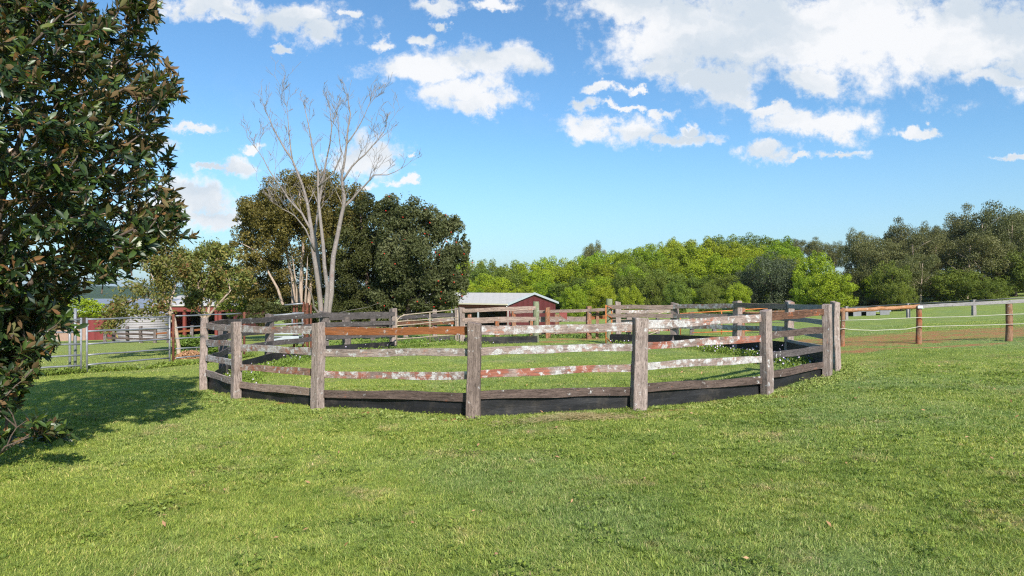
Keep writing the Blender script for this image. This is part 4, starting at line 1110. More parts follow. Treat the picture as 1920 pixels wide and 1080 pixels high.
# named single trees, right of the slope
T = [
 ('euc', 1115, 450, 58, 150, 'lone dark gum tree rising above the skyline of the lime slope'),
 ('euc', 1490, 444, 70, 140, 'distant gum tree at the right shoulder of the lime slope'),
 ('euc', 1535, 446, 66, 138, 'distant gum tree between the lime slope and the tall gums'),
 ('euc', 1572, 452, 56, 136, 'small distant gum tree nearest the tall gum wood'),
 ('grey', 1450, 477, 125, 88, 'rounded grey green tree in front of the lime slope'),
 ('grey', 1405, 500, 70, 90, 'smaller grey green tree at the left side of the rounded grey one'),
 ('lime', 1530, 470, 88, 84, 'tall yellow green tree right of the grey green tree'),
 ('lime', 1560, 508, 100, 78, 'low spreading yellow green tree by the end of the round pen'),
 ('lime', 1512, 520, 60, 80, 'low yellow green bush like tree between grey tree and spreading tree'),
 ('lime', 1640, 514, 64, 86, 'small bright lime tree under the gum trees'),
 ('green', 1672, 490, 80, 79, 'olive green tree right of the small bright lime tree'),
 ('green', 1690, 530, 60, 75, 'low olive bush tree beside the twin gum trunks'),
 ('green', 1790, 505, 110, 80, 'yellow green tree right of the bare gum trunks'),
 ('green', 1850, 520, 80, 76, 'low green tree near the right edge under the big gum'),
 ('green', 1905, 470, 120, 84, 'broad green tree at the right edge of the wood'),
 ('lime', 1800, 478, 60, 88, 'small lime crown high under the biggest gum'),
 ('euc', 1610, 426, 78, 98, 'slim gum tree at the left end of the tall gum wood'),
 ('euc', 1655, 440, 110, 92, 'gum tree with thin open crown beside the slim gum'),
 ('euc', 1690, 411, 90, 104, 'gum tree with top just right of the slim gum'),
 ('euc', 1730, 428, 120, 90, 'broad gum tree in the middle of the gum wood'),
 ('euc', 1745, 415, 80, 106, 'gum tree behind the broad middle gum'),
 ('euc', 1715, 470, 110, 82, 'nearer low gum tree with forked trunks in view'),
 ('euc', 1815, 385, 110, 96, 'tall gum tree left of the biggest crown'),
 ('euc', 1870, 378, 130, 92, 'biggest gum tree with the highest crown on the right'),
 ('euc', 1930, 386, 120, 98, 'tall gum tree cut by the right edge of the picture'),
 ('euc', 1830, 430, 140, 86, 'spreading lower gum tree below the biggest crown'),
 ('dark', 1760, 500, 90, 86, 'dark shaded tree behind the bare gum trunks'),
 ('dark', 1700, 500, 90, 88, 'dark shaded tree behind the olive green tree'),
 ('dark', 1610, 490, 90, 88, 'dark green tree between spreading lime tree and gums'),
 ('dark', 1900, 500, 110, 90, 'dark tree in the shade at the right edge'),
 ('dark', 1830, 510, 90, 90, 'dark undergrowth tree below the biggest gum'),
 ('green', 1270, 528, 62, 86, 'dull olive tree at the foot of the slope behind the pen'),
 ('green', 1330, 530, 60, 84, 'green bush tree at the foot of the slope near the right of the pen'),
 ('lime', 1180, 535, 60, 86, 'bright bush tree at the foot of the slope behind the yards'),
 ('lime', 1385, 528, 52, 84, 'bright lime bush tree left below the grey green tree'),
 ('lime', 1075, 535, 56, 88, 'bright bush tree just right of the red shed'),
 ('dark', 1590, 545, 60, 82, 'low dark hedge tree behind the far paddock fence'),
 ('dark', 1650, 552, 60, 80, 'low dark bush behind the far fence posts'),
 ('green', 820, 520, 90, 96, 'green tree behind the left end of the red shed'),
 ('lime', 760, 540, 80, 92, 'bright tree glimpsed under the bushy trees'),
 ('lime', 670, 545, 80, 90, 'bright low tree seen past the dead tree trunk'),
]
for (k, px, top, wp, d, lb) in T: put_tree(k, px, top, wp, d, lb)
# filler rows of gum behind
for i, (px, top, wp, d) in enumerate(((1640, 455, 90, 112), (1700, 450, 90, 112), (1780, 425, 110, 112), (1850, 410, 110, 110), (1940, 420, 120, 108), (2000, 400, 150, 95))):
    put_tree('euc', px, top, wp, d, 'gum tree in the back row of the gum wood, %s from the left' % ords[i], 'back row of the gum wood')

# ------------------------------------------------------------------ trees in the middle distance, left
def big_tree(name, label, px, d, lobes_px, stems, mat, bark, nleaf, size, bases=None, extra=None, seed=1, jit=.9, shell=(.6, 1.1), asp=.55, cat='tree', dense=1.0):
    """lobes_px: (px,py,half w px,half h px, depth offset m)"""
    x0, y0, z0 = G(px, d); z0 = gz(x0, y0)
    root = empty(name, (x0, y0, z0)); tag(root, label, cat)
    lb = []
    for (a, b, hw, hh, dy) in lobes_px:
        dd = d+dy; p = PW(a, b, dd); lb.append([p.x-x0, p.y-y0, p.z-z0, hw/1280*dd, hw/1280*dd*.9, hh/1280*dd])
    # sprinkle small lobes on the big ones
    r = np.random.default_rng(seed); small = []
    for L_ in lb:
        for _ in range(20):
            u = unit(r.normal(size=(1, 3)))[0]; q = r.uniform(.20, .38); g_ = r.uniform(.78, 1.02)
            small.append([L_[0]+u[0]*L_[3]*g_, L_[1]+u[1]*L_[4]*g_, L_[2]+u[2]*L_[5]*g_, L_[3]*q, L_[4]*q, L_[5]*q, 2.2])
    me = crown_mesh('crown', [l+[.35] for l in lb]+small, nleaf, size, seed, mat, jit=jit, shell=shell, asp=asp)
    link_mesh('crown', me, None, root, (x0, y0, z0))
    mb = MB(); rr = random.Random(seed)
    for st in stems:
        pts = [PW(a, b, d+c) for a, b, c in st[0]]; n = len(pts)
        rads = [st[1]*(1-.8*i/(n-1)) for i in range(n)]
        pts = [pts[0]-Vector((0, 0, .4))]+pts; rads = [rads[0]*1.15]+rads
        mb.tube([p-Vector((x0, y0, z0)) for p in pts], rads, 8)
    mb.build('trunk', bark, root, (x0, y0, z0))
    return root, lb
# bushy bronze green tree, umbrella-like clumps
big_tree('bushy_tree', 'tall bushy bronze green tree with many pale stems behind the dead tree', 575, 44,
    [(545, 365, 62, 38, 0), (600, 350, 45, 30, 1), (500, 395, 42, 34, -1), (640, 385, 50, 45, 1), (500, 455, 46, 48, 0), (560, 440, 62, 55, -.5), (625, 450, 60, 60, 0), (470, 495, 30, 20, -1), (447, 468, 24, 16, 0), (455, 412, 16, 11, 0),
     (530, 400, 60, 50, .5), (590, 390, 60, 50, .5), (650, 440, 45, 50, 1), (485, 430, 40, 40, .5), (500, 520, 48, 40, 1), (560, 515, 55, 45, 1.5), (475, 545, 42, 30, 1), (640, 520, 48, 45, 2), (530, 560, 60, 24, 2.5), (600, 565, 60, 24, 2.5)],
    [([(552, 600, 0), (548, 520, 0), (530, 440, 0), (505, 380, 0)], .16), ([(562, 600, 0), (565, 520, 0), (570, 430, 0), (560, 350, 0)], .17), ([(575, 600, .5), (585, 510, .5), (600, 420, 0), (610, 350, 0)], .15), ([(540, 600, -.5), (520, 540, -.6), (480, 470, -1), (450, 455, -1)], .11), ([(556, 600, -.6), (556, 540, -1.6), (548, 480, -1.8)], .10), ([(570, 600, -.6), (574, 540, -1.8), (577, 480, -1.8)], .10)],
    M['f_pine'], M['bark_pale'], 120000, .135, seed=21, jit=.8, shell=(.7, 1.1))
big_tree('dark_tree', 'dark olive tree between the dead tree and the red flowering tree', 690, 43,
    [(680, 415, 45, 45, 0), (665, 470, 48, 50, -.5), (715, 460, 50, 60, 0), (700, 520, 60, 45, 0), (660, 540, 45, 35, .5), (740, 545, 50, 35, 0)],
    [([(690, 600, 0), (688, 520, 0), (680, 440, 0), (675, 400, 0)], .15), ([(700, 600, 0), (712, 520, -.5), (720, 450, 0)], .12)],
    M['f_dark'], M['bark_dark'], 50000, .14, seed=22, shell=(.7, 1.1))
rt, lbs = big_tree('flowering_tree', 'broad dark leathery tree dotted with red flowers left of the red shed', 790, 41,
    [(760, 400, 44, 36, 0), (790, 430, 45, 50, -.5), (735, 430, 40, 40, 0), (840, 450, 36, 42, 0), (850, 500, 34, 46, -.5), (800, 490, 50, 55, -1), (750, 490, 50, 50, 0), (845, 540, 32, 30, -.8), (790, 545, 50, 34, 0), (735, 550, 40, 30, .5), (825, 425, 25, 22, 0), (865, 465, 14, 24, 0), (832, 560, 26, 20, -.6), (810, 570, 30, 18, 0)],
    [([(765, 600, 0), (768, 540, 0), (765, 470, 0), (760, 400, 0)], .18), ([(770, 600, 0), (790, 545, 0), (820, 480, 0), (840, 440, 0)], .14), ([(775, 600, 0), (800, 560, -.6), (835, 530, -.6)], .1)],
    M['f_bank'], M['bark_dark'], 60000, .17, seed=23, asp=.42, jit=1.0, shell=(.6, 1.14))
# its flowers: one cluster per flower head
r = np.random.default_rng(5); x0, y0, z0 = rt.location
Vs, Fs = [], []; mbf = MB()
for _ in range(46):
    L_ = lbs[r.integers(len(lbs))]; u = unit(r.normal(size=(1, 3)))[0]; u[1] = -abs(u[1]); 
    c = np.array(L_[:3])+u*np.array(L_[3:6])*1.12
    pts = [(c[0]+math.cos(a)*.04*k, c[1]-.02*k, c[2]+math.sin(a)*.042*k) for k in (1,) for a in [2*math.pi*j/6 for j in range(6)]]
    mbf = MB(); mbf.v = [tuple(np.array(q)-c) for q in pts+[(c[0], c[1]-.07, c[2]), (c[0], c[1]+.06, c[2])]]
    for j in range(6):
        mbf.f.append((j, (j+1) % 6, 6)); mbf.f.append(((j+1) % 6, j, 7)); mbf.s += [False, False]
    mbf.build('flower', M['petal_red'], rt, Vector(c)+Vector((x0, y0, z0)))

# small orchard trees behind the gate
def twig_tree(name, label, px, d, stems, tips, nleaf, size, seed, mat, bark, spread=10):
    x0, y0, _ = G(px, d); z0 = gz(x0, y0); o = Vector((x0, y0, z0))
    root = empty(name, o); tag(root, label, 'tree')
    mb = MB(); rr = random.Random(seed); C = []
    def grow(p, dr, l, rad, dep):
        q = p+dr*l; m_ = p.lerp(q, .5)+Vector((rr.uniform(-1, 1), rr.uniform(-1, 1), rr.uniform(-1, 1)))*l*.08
        mb.tube([p, m_, q], [rad, rad*.8, rad*.6], 5, cap=False)
        if dep == 0 or rad < .006: C.append((q, dr)); return
        C.append((m_, dr))
        for _ in range(rr.choice((2, 2, 3))):
            nd = dr+Vector((rr.uniform(-1, 1), rr.uniform(-1, 1), rr.uniform(-.5, .8)))*.75; nd.normalize()
            grow(q, nd, l*rr.uniform(.6, .85), rad*.6, dep-1)
    for st, rad, dep in stems:
        pts = [PW(a, b, d+c)-o for a, b, c in st]; n = len(pts)
        mb.tube([pts[0]-Vector((0, 0, .3))]+pts, [rad*1.1]+[rad*(1-.6*i/(n-1)) for i in range(n)], 7, cap=False)
        for i in range(1, n):
            dr = (pts[i]-pts[i-1]).normalized()
            for _ in range(2 if i == n-1 else 1):
                nd = dr+Vector((rr.uniform(-1, 1), rr.uniform(-1, 1), rr.uniform(-.3, .6)))*.6; nd.normalize()
                grow(pts[i], nd, .42, rad*.45, dep)
    mb.build('trunk', bark, root, o)
    C_ = np.array([list(c) for c, _ in C]); D_ = np.array([list(dd) for _, dd in C])
    r = np.random.default_rng(seed); k = r.integers(len(C_), size=nleaf)
    c = C_[k]+r.normal(size=(nleaf, 3))*.15; ax = unit(D_[k]+r.normal(size=(nleaf, 3))*.9+np.array([0, 0, -.4])); nn = unit(np.cross(ax, r.normal(size=(nleaf, 3))))
    L_ = size*r.uniform(.7, 1.3, nleaf)
    V, F, rn = leaf_cards(c, ax, nn, L_, L_*.42)
    me = np_mesh('crown', V, F, False, {'rnd': rn}); me.materials.append(mat); link_mesh('crown', me, None, root, o)
    return root
twig_tree('small_tree', 'small spreading tree with olive and reddish leaves behind the steel panel', 385, 32,
    [([(383, 640, 0), (384, 590, 0), (375, 560, 0), (370, 525, 0)], .10, 4), ([(385, 620, 0), (392, 575, .3), (405, 545, .5), (408, 510, .5)], .085, 4), ([(384, 600, 0), (410, 570, -.4), (432, 545, -.6), (428, 530, 0)], .06, 4),
     ([(384, 600, 0), (356, 570, .3), (345, 540, .4), (350, 515, 0)], .06, 4), ([(375, 560, 0), (388, 530, -.3), (395, 500, -.5)], .05, 4)], None, 13000, .17, 31, M['f_autumn'], M['bark_pale'])
twig_tree('small_tree', 'low leaning tree with yellow and red leaves arching over the water tank', 322, 29,
    [([(335, 650, .3), (327, 600, 0), (318, 575, 0), (308, 550, 0), (312, 537, 0)], .085, 3), ([(322, 590, 0), (296, 565, -.3), (272, 556, -.5), (256, 562, -.6)], .05, 2), ([(318, 575, 0), (330, 530, .3), (322, 500, .5), (312, 482, .3)], .05, 3),
     ([(310, 555, 0), (290, 530, 0), (282, 510, 0)], .045, 3), ([(322, 590, 0), (290, 590, -.6), (262, 586, -.9), (243, 592, -.9)], .045, 2)], None, 9000, .16, 32, M['f_autumn'], M['bark_pale'])
big_tree('bright_bush', 'bright green small tree half hidden behind the magnolia above the gate', 150, 46,
    [(150, 578, 40, 16, 0), (115, 570, 40, 20, 0), (185, 582, 30, 12, 0), (90, 585, 30, 16, 0)], [([(140, 632, 0), (142, 600, 0), (150, 580, 0)], .08)], M['f_lime'], M['bark'], 9000, .13, seed=33)
big_tree('green_tree', 'mid green tree behind the small orchard trees, left of the tall bushy tree', 430, 50,
    [(425, 520, 32, 28, 0), (440, 555, 40, 30, 0), (410, 545, 30, 24, 0), (455, 580, 30, 22, 0)], [([(430, 630, 0), (430, 580, 0), (428, 530, 0)], .12)], M['f_green'], M['bark'], 12000, .14, seed=34)
big_tree('garden_bush', 'round green bush behind the steel panel near the mulch heap', 365, 30,
    [(350, 640, 20, 12, 0), (380, 642, 22, 14, .3), (400, 648, 16, 12, 0), (338, 655, 12, 9, -.3)], [([(370, 668, 0), (368, 650, 0), (365, 640, 0)], .04)], M['f_weed'], M['bark'], 6500, .09, seed=35, cat='bush')
big_tree('garden_bush', 'dense dark green thicket at the foot of the bushy trees', 640, 42,
    [(610, 590, 40, 20, 0), (660, 588, 45, 22, 0), (720, 588, 45, 24, 0), (780, 590, 45, 22, 0), (560, 590, 40, 20, .5), (500, 585, 40, 24, .5)], [([(640, 612, 0), (640, 600, 0), (642, 590, 0)], .06)], M['f_dark'], M['bark_dark'], 22000, .13, seed=36, cat='bush')
# mulch heap
def heap():
    x0, y0, _ = G(357, 27.5); z0 = gz(x0, y0); r = np.random.default_rng(9); n = 1500
    a = r.uniform(0, 6.28, n); q = np.sqrt(r.random(n)); c = np.stack([np.cos(a)*q*.62, np.sin(a)*q*.4, .28*(1-q**2)+r.normal(0, .02, n)], -1)
    nn = unit(r.normal(size=(n, 3))+np.array([0, 0, 1.2])); ax = unit(np.cross(nn, r.normal(size=(n, 3))))
    V, F, rn = leaf_cards(c, ax, nn, np.full(n, .12), np.full(n, .06))
    me = np_mesh('mulch_heap', V, F, False, {'rnd': rn}); o = link_mesh('mulch_heap', me, M['mulch'], None, (x0, y0, z0))
    tag(o, 'low heap of orange brown dry leaves behind the steel panel', 'leaf heap')
heap()

# ------------------------------------------------------------------ dead tree
def dead_tree():
    d = 38; x0, y0, _ = G(610, d); z0 = gz(x0, y0); o = Vector((x0, y0, z0))
    root = empty('dead_tree', o); tag(root, 'tall leafless pale grey dead tree with several bare trunks', 'tree')
    rr = random.Random(12); mb = MB(); tw = MB()
    def grow(p, dr, l, rad, dep):
        pts = [p]; rads = [rad]; cur = p; dd = dr.copy(); n = 4
        for i in range(n):
            dd = (dd+Vector((rr.uniform(-1, 1), rr.uniform(-1, 1), rr.uniform(-.4, 1.0)))*.16).normalized()
            cur = cur+dd*l/n; pts.append(cur); rads.append(max(rad*(1-.17*(i+1)), .0075))
        mb.tube(pts, rads, 5 if rad < .035 else 6, cap=False)
        if dep == 0: return
        for i in (1, 2, 3, 4):
            if rr.random() < (.6 if i > 1 else .3):
                sd = 1 if rr.random() < .5 else -1
                dv = (pts[min(i, 4)]-pts[i-1]).normalized()
                nd = (dv+Vector((sd*rr.uniform(.3, .9), rr.uniform(-.7, .7), rr.uniform(-.1, .4)))).normalized()
                grow(pts[i], nd, l*rr.uniform(.5, .85), rads[i]*.62, dep-1)
    RS = .70
    limbs = [
     ([(604, 606, 0), (600, 560, 0), (592, 500, -.2), (584, 430, -.3), (577, 385, -.2), (566, 345, -.2), (548, 300, -.3), (520, 255, -.3), (503, 218, -.4)], .20, .030),
     ([(613, 606, 0), (621, 550, 0), (625, 480, .2), (640, 405, .2), (646, 372, .1), (641, 330, .1), (650, 270, 0), (657, 215, 0), (652, 182, 0)], .22, .028),
     ([(608, 606, -.2), (614, 540, -.3), (606, 460, -.4), (598, 385, -.4), (596, 320, -.4), (583, 262, -.4), (572, 205, -.4)], .17, .026),
     ([(602, 606, .2), (600, 520, .4), (590, 440, .5), (600, 370, .6), (612, 300, .6), (622, 240, .5), (618, 200, .4)], .14, .022),
     ([(642, 392, .2), (662, 372, .2), (682, 350, .1), (700, 328, 0), (726, 328, 0), (752, 316, 0)], .085, .018),
     ([(585, 435, -.3), (566, 400, -.3), (540, 372, -.4), (515, 335, -.5), (495, 300, -.5), (480, 278, -.5)], .085, .015),
     ([(642, 340, .1), (660, 312, .1), (684, 290, 0), (708, 262, 0), (724, 238, 0)], .075, .015),
     ([(590, 470, -.3), (573, 430, -.5), (553, 405, -.6), (530, 392, -.7), (512, 380, -.7)], .06, .012),
     ([(650, 270, 0), (668, 245, 0), (684, 215, 0), (694, 190, 0)], .05, .012),
     ([(548, 300, -.3), (543, 260, -.2), (540, 225, -.2), (538, 200, -.2)], .05, .012),
     ([(598, 350, -.4), (625, 325, -.6), (640, 290, -.7), (635, 250, -.7), (632, 215, -.6)], .06, .012),
     ([(604, 600, 0), (588, 575, -.3), (583, 550, -.6), (573, 535, -.8)], .07, .03),
     ([(625, 590, 0), (655, 582, -1), (690, 576, -1.5), (712, 568, -2)], .03, .008),
    ]
    for st, r0, r1 in limbs:
        pts = [PW(a, b, d+c*2)-o for a, b, c in st]; n = len(pts)
        # densify with gentle wobble
        r0 *= RS; P2 = []; R2 = []
        for i in range(n-1):
            for u in (0, .5):
                q = pts[i].lerp(pts[i+1], u)
                if u: q = q+Vector((rr.uniform(-1, 1), rr.uniform(-1, 1), 0))*.05
                P2.append(q); R2.append(r0*(1-(i+u)/(n-1))**1.15+r1*.8)
        P2.append(pts[-1]); R2.append(r1*.7)
        if st[0][1] > 598: P2 = [P2[0]-Vector((0, 0, .4))]+P2; R2 = [R2[0]*1.25]+R2
        mb.tube(P2, R2, 9)
        if min(q[1] for q in st) < 400:
            for _ in range(2):
                dv = (P2[-1]-P2[-2]).normalized(); grow(P2[-1], (dv+Vector((rr.uniform(-.5, .5), rr.uniform(-.4, .4), .1))).normalized(), rr.uniform(.4, .8), .018, 3)
        for i in range(2, len(P2)):
            zpx = 540-(P2[i].z+z0-CAMZ)/(d)*1280
            if zpx < 425 and min(q[1] for q in st) < 420:
                for _ in range(rr.choice((0, 1, 1, 2))):
                    sd = rr.choice((-1, 1)); dv = (P2[i]-P2[i-1]).normalized()
                    nd = (dv+Vector((sd*rr.uniform(.2, .6), rr.uniform(-.4, .4), rr.uniform(.2, .6)))).normalized()
                    grow(P2[i], nd, rr.uniform(.6, 1.35), min(R2[i]*.45, .030), 3)
    mb.build('trunk', M['bark_dead'], root, o)
dead_tree()

# ------------------------------------------------------------------ magnolia, close left
def mag_leaves(tips, nper, seed, Lm=.155):
    """rosettes of large glossy leaves; tips: (n,3) positions and (n,3) directions"""
    r = np.random.default_rng(seed); P, D = tips
    n = len(P)*nper; k = np.repeat(np.arange(len(P)), nper)
    a = np.tile(np.arange(nper)*2.4, len(P))+np.repeat(r.uniform(0, 6.28, len(P)), nper)
    ref = unit(np.cross(D, np.array([0.3, 0.2, 1.0])+r.normal(size=D.shape)*.1)); ref2 = np.cross(D, ref)
    rad = ref[k]*np.cos(a)[:, None]+ref2[k]*np.sin(a)[:, None]
    tilt = r.uniform(.15, 1.1, n)[:, None]
    ax = unit(D[k]*(1-tilt*.65)+rad*tilt+np.array([0, 0, -.12])+r.normal(size=(n, 3))*.12)
    nn = unit(D[k]*1.0-rad*.35+np.array([0, 0, .25])+r.normal(size=(n, 3))*.22)
    S = unit(np.cross(ax, nn)); nn = np.cross(S, ax)
    L = (Lm*r.uniform(.6, 1.25, n))[:, None]; Wd = L*r.uniform(.27, .36, n)[:, None]
    b = P[k]-D[k]*r.uniform(0, .14, n)[:, None]
    cup = r.uniform(.05, .2, n)[:, None]; dr = r.uniform(-.10, .22, n)[:, None]
    pts = []
    for (u, w, s) in ((0, 0, 0), (.32, .42, 1), (.68, .46, 1), (1, 0, 0), (.68, .46, -1), (.32, .42, -1), (.32, 0, 0), (.68, 0, 0)):
        pts.append(b+ax*L*u+S*Wd*w*s+nn*(Wd*cup*abs(s)*1.2-L*dr*u*u))
    V = np.stack(pts, 1).reshape(-1, 3)
    base = np.arange(n)[:, None]*8
    tri = np.array([(0, 1, 6, 6), (0, 6, 5, 5)])
    quads = np.array([(6, 1, 2, 7), (5, 6, 7, 4)])
    tris = np.array([(0, 1, 6), (0, 6, 5), (7, 2, 3), (4, 7, 3), (6, 1, 2), (6, 2, 7), (5, 6, 7), (5, 7, 4)])
    F = (base[:, :, None]+tris[None]).reshape(-1, 3)
    rn = np.clip(np.repeat(r.random(n)*.75+np.repeat(r.random(len(P)), nper)*.25, 8), 0, 1)
    rn = np.where(np.repeat(r.random(n), 8) < .035, 1.0, rn)
    return np_mesh('crown', V, F, True, {'rnd': rn})
def magnolia():
    d0 = 8.8; bx = -6.75; z0 = gz(bx, d0); o = Vector((bx, d0, z0))
    root = empty('magnolia_tree', o); tag(root, 'large magnolia with glossy dark leaves and brown undersides at the left edge', 'tree')
    r = np.random.default_rng(44)
    # right-hand outline of the crown in the picture -> radius as a function of height
    zz = [0.2, 1.0, 1.3, 1.75, 2.1, 2.5, 2.9, 3.2, 3.45, 3.9, 4.4, 4.75, 5.1, 5.6, 5.85, 6.2]
    xr = [(-40-960), (20-960), (60-960), (95-960), (122-960), (185-960), (250-960), (318-960), (325-960), (312-960), (318-960), (298-960), (278-960), (272-960), (262-960), (150-960)]
    cx = -7.35
    rr_ = [(x-(24 if q < 3 else 40 if q < 7 else 20 if q < 10 else 14))/1280*8.8-cx for q, x in enumerate(xr)]
    tips = []; dirs = []
    n = 0
    while n < 4700:
        z = r.uniform(1.2, 6.5); R = float(np.interp(z, zz, rr_)) if z < 6.2 else float(np.interp(z, [6.2, 6.6], [rr_[-1], .9]))
        a = r.uniform(0, 2*math.pi); q = R*math.sqrt(r.uniform(.12, 1.0))
        wob = 1+.10*math.sin(a*3+z*2.1)+.08*math.sin(a*7-z*3)
        # thinner pockets where the sky shows
        x = cx+math.cos(a)*q*(wob if math.cos(a) < .8 else 1); y = d0+math.sin(a)*q*1.0*wob
        hole = math.sin(x*3.1+1.3)*math.sin(z*2.7+.6)*math.sin(y*2.3)
        if q/R < .8 and hole > .30: continue
        if r.random() < .25 and q/R < .6: continue
        dr = np.array([math.cos(a)*.8, math.sin(a)*.8, r.uniform(-.1, 1.0)])+r.normal(size=3)*.35
        tips.append((x-bx, y-d0, z)); dirs.append(dr/np.linalg.norm(dr)); n += 1
    # low branch clusters reaching right at the foot, and the drooping outer branch
    def cluster(px, py, dd, k, s):
        for _ in range(k):
            p = PW(px+r.normal()*s, py+r.normal()*s*.8, dd+r.normal()*.15)-o
            dr = np.array([.6, -.2, .5])+r.normal(size=3)*.5; tips.append(tuple(p)); dirs.append(dr/np.linalg.norm(dr))
    cluster(75, 795, 8.5, 9, 13); cluster(95, 812, 8.5, 7, 11); cluster(122, 808, 8.5, 4, 5); cluster(10, 750, 8.6, 16, 20); cluster(30, 700, 8.6, 18, 22); cluster(5, 820, 8.7, 6, 16); cluster(65, 655, 8.6, 18, 18); cluster(30, 640, 8.8, 30, 35); cluster(105, 585, 8.6, 14, 18)
    cluster(320, 395, 8.6, 12, 13); cluster(285, 420, 8.6, 14, 15); cluster(250, 455, 8.5, 12, 14); cluster(300, 440, 8.6, 4, 7); cluster(245, 480, 8.5, 10, 12); cluster(188, 515, 8.5, 8, 12)
    cluster(275, 20, 8.8, 16, 14); cluster(240, 8, 8.8, 14, 14); cluster(300, 175, 8.8, 14, 12); cluster(60, 10, 8.8, 40, 40)
    P = np.array(tips); D = np.array(dirs)
    me = mag_leaves((P, D), 12, 4); me.materials.append(M['magnolia'])
    link_mesh('crown', me, None, root, o)
    # stems
    mb = MB(); rr = random.Random(5); stems = []
    def stem(pts, r0, r1):
        Ps = [Vector(p) for p in pts]; n_ = len(Ps); out = []; rad = []
        for i in range(n_-1):
            for u in (0, .5):
                q = Ps[i].lerp(Ps[i+1], u)+(Vector((rr.uniform(-1, 1), rr.uniform(-1, 1), rr.uniform(-1, 1)))*.03 if i+u else Vector((0, 0, 0)))
                out.append(q); t_ = (i+u)/(n_-1); rad.append(r0*(1-t_)+r1*t_)
        out.append(Ps[-1]); rad.append(r1); mb.tube(out, rad, 7, cap=False); stems.append((out, rad))
    stem([(0, 0, -.3), (-.05, 0, .8), (-.35, .1, 1.8), (-.5, .1, 3.2), (-.55, .1, 4.8), (-.6, 0, 6.2)], .11, .02)
    stem([(-.3, .1, -.2), (-.4, .1, 1.2), (-.1, -.1, 2.4), (.35, -.2, 3.5), (.7, -.2, 4.6), (.9, -.2, 5.6)], .08, .015)
    stem([(-.4, -.1, .6), (-.2, -.5, 1.3), (.25, -.7, 1.9), (.7, -.8, 2.6), (1.2, -.8, 3.1)], .06, .012)
    stem([(-.4, 0, 1.6), (.3, .2, 2.3), (1.0, .1, 2.8), (1.7, -.1, 3.0), (2.3, -.2, 3.25)], .05, .010)
    stem([(-.5, .1, 2.6), (.2, .5, 3.4), (1.0, .5, 4.0), (1.8, .3, 4.4)], .05, .010)
    stem([(-.5, .1, 3.4), (.3, -.5, 4.4), (.9, -.7, 5.1), (1.4, -.7, 5.6)], .04, .010)
    stem([(-.5, .1, 2.0), (-1.4, .3, 3.0), (-2.0, .2, 4.2), (-2.2, 0, 5.2)], .06, .012)
    stem([(.0, 0, .05), (.12, -.1, .5), (.3, -.2, .95), (.62, -.3, 1.35)], .018, .006)
    stem([(.0, 0, .05), (.35, -.15, .35), (.75, -.25, .5), (1.0, -.28, .72)], .016, .005)
    stem([(.05, 0, .0), (.2, 0, .55), (.25, 0, 1.1), (.5, 0, 1.6)], .02, .007)
    stem([(.35, -.15, .35), (.5, -.2, .6), (.72, -.25, .72)], .010, .004)
    # twigs tie the rosettes to the nearest stem
    SP = np.array([list(p) for s in stems for p in s[0]])
    for i in range(len(P)):
        if rr.random() < .55: continue
        dist = ((SP-P[i]+np.array([0, 0, .25]))**2).sum(1); j = int(dist.argmin())
        a = Vector(SP[j]); b = Vector(P[i])
        if (b-a).length > .4: a = b-Vector(D[i])*.22+Vector((rr.uniform(-1, 1), rr.uniform(-1, 1), rr.uniform(-1, .3)))*.12
        m_ = a.lerp(b, .55)+Vector((rr.uniform(-1, 1), rr.uniform(-1, 1), rr.uniform(-.6, .2)))*.08*(b-a).length
        mb.tube([a, m_, b], [.012, .008, .005], 4, cap=False)
    mb.build('trunk', M['bark'], root, o)
magnolia()

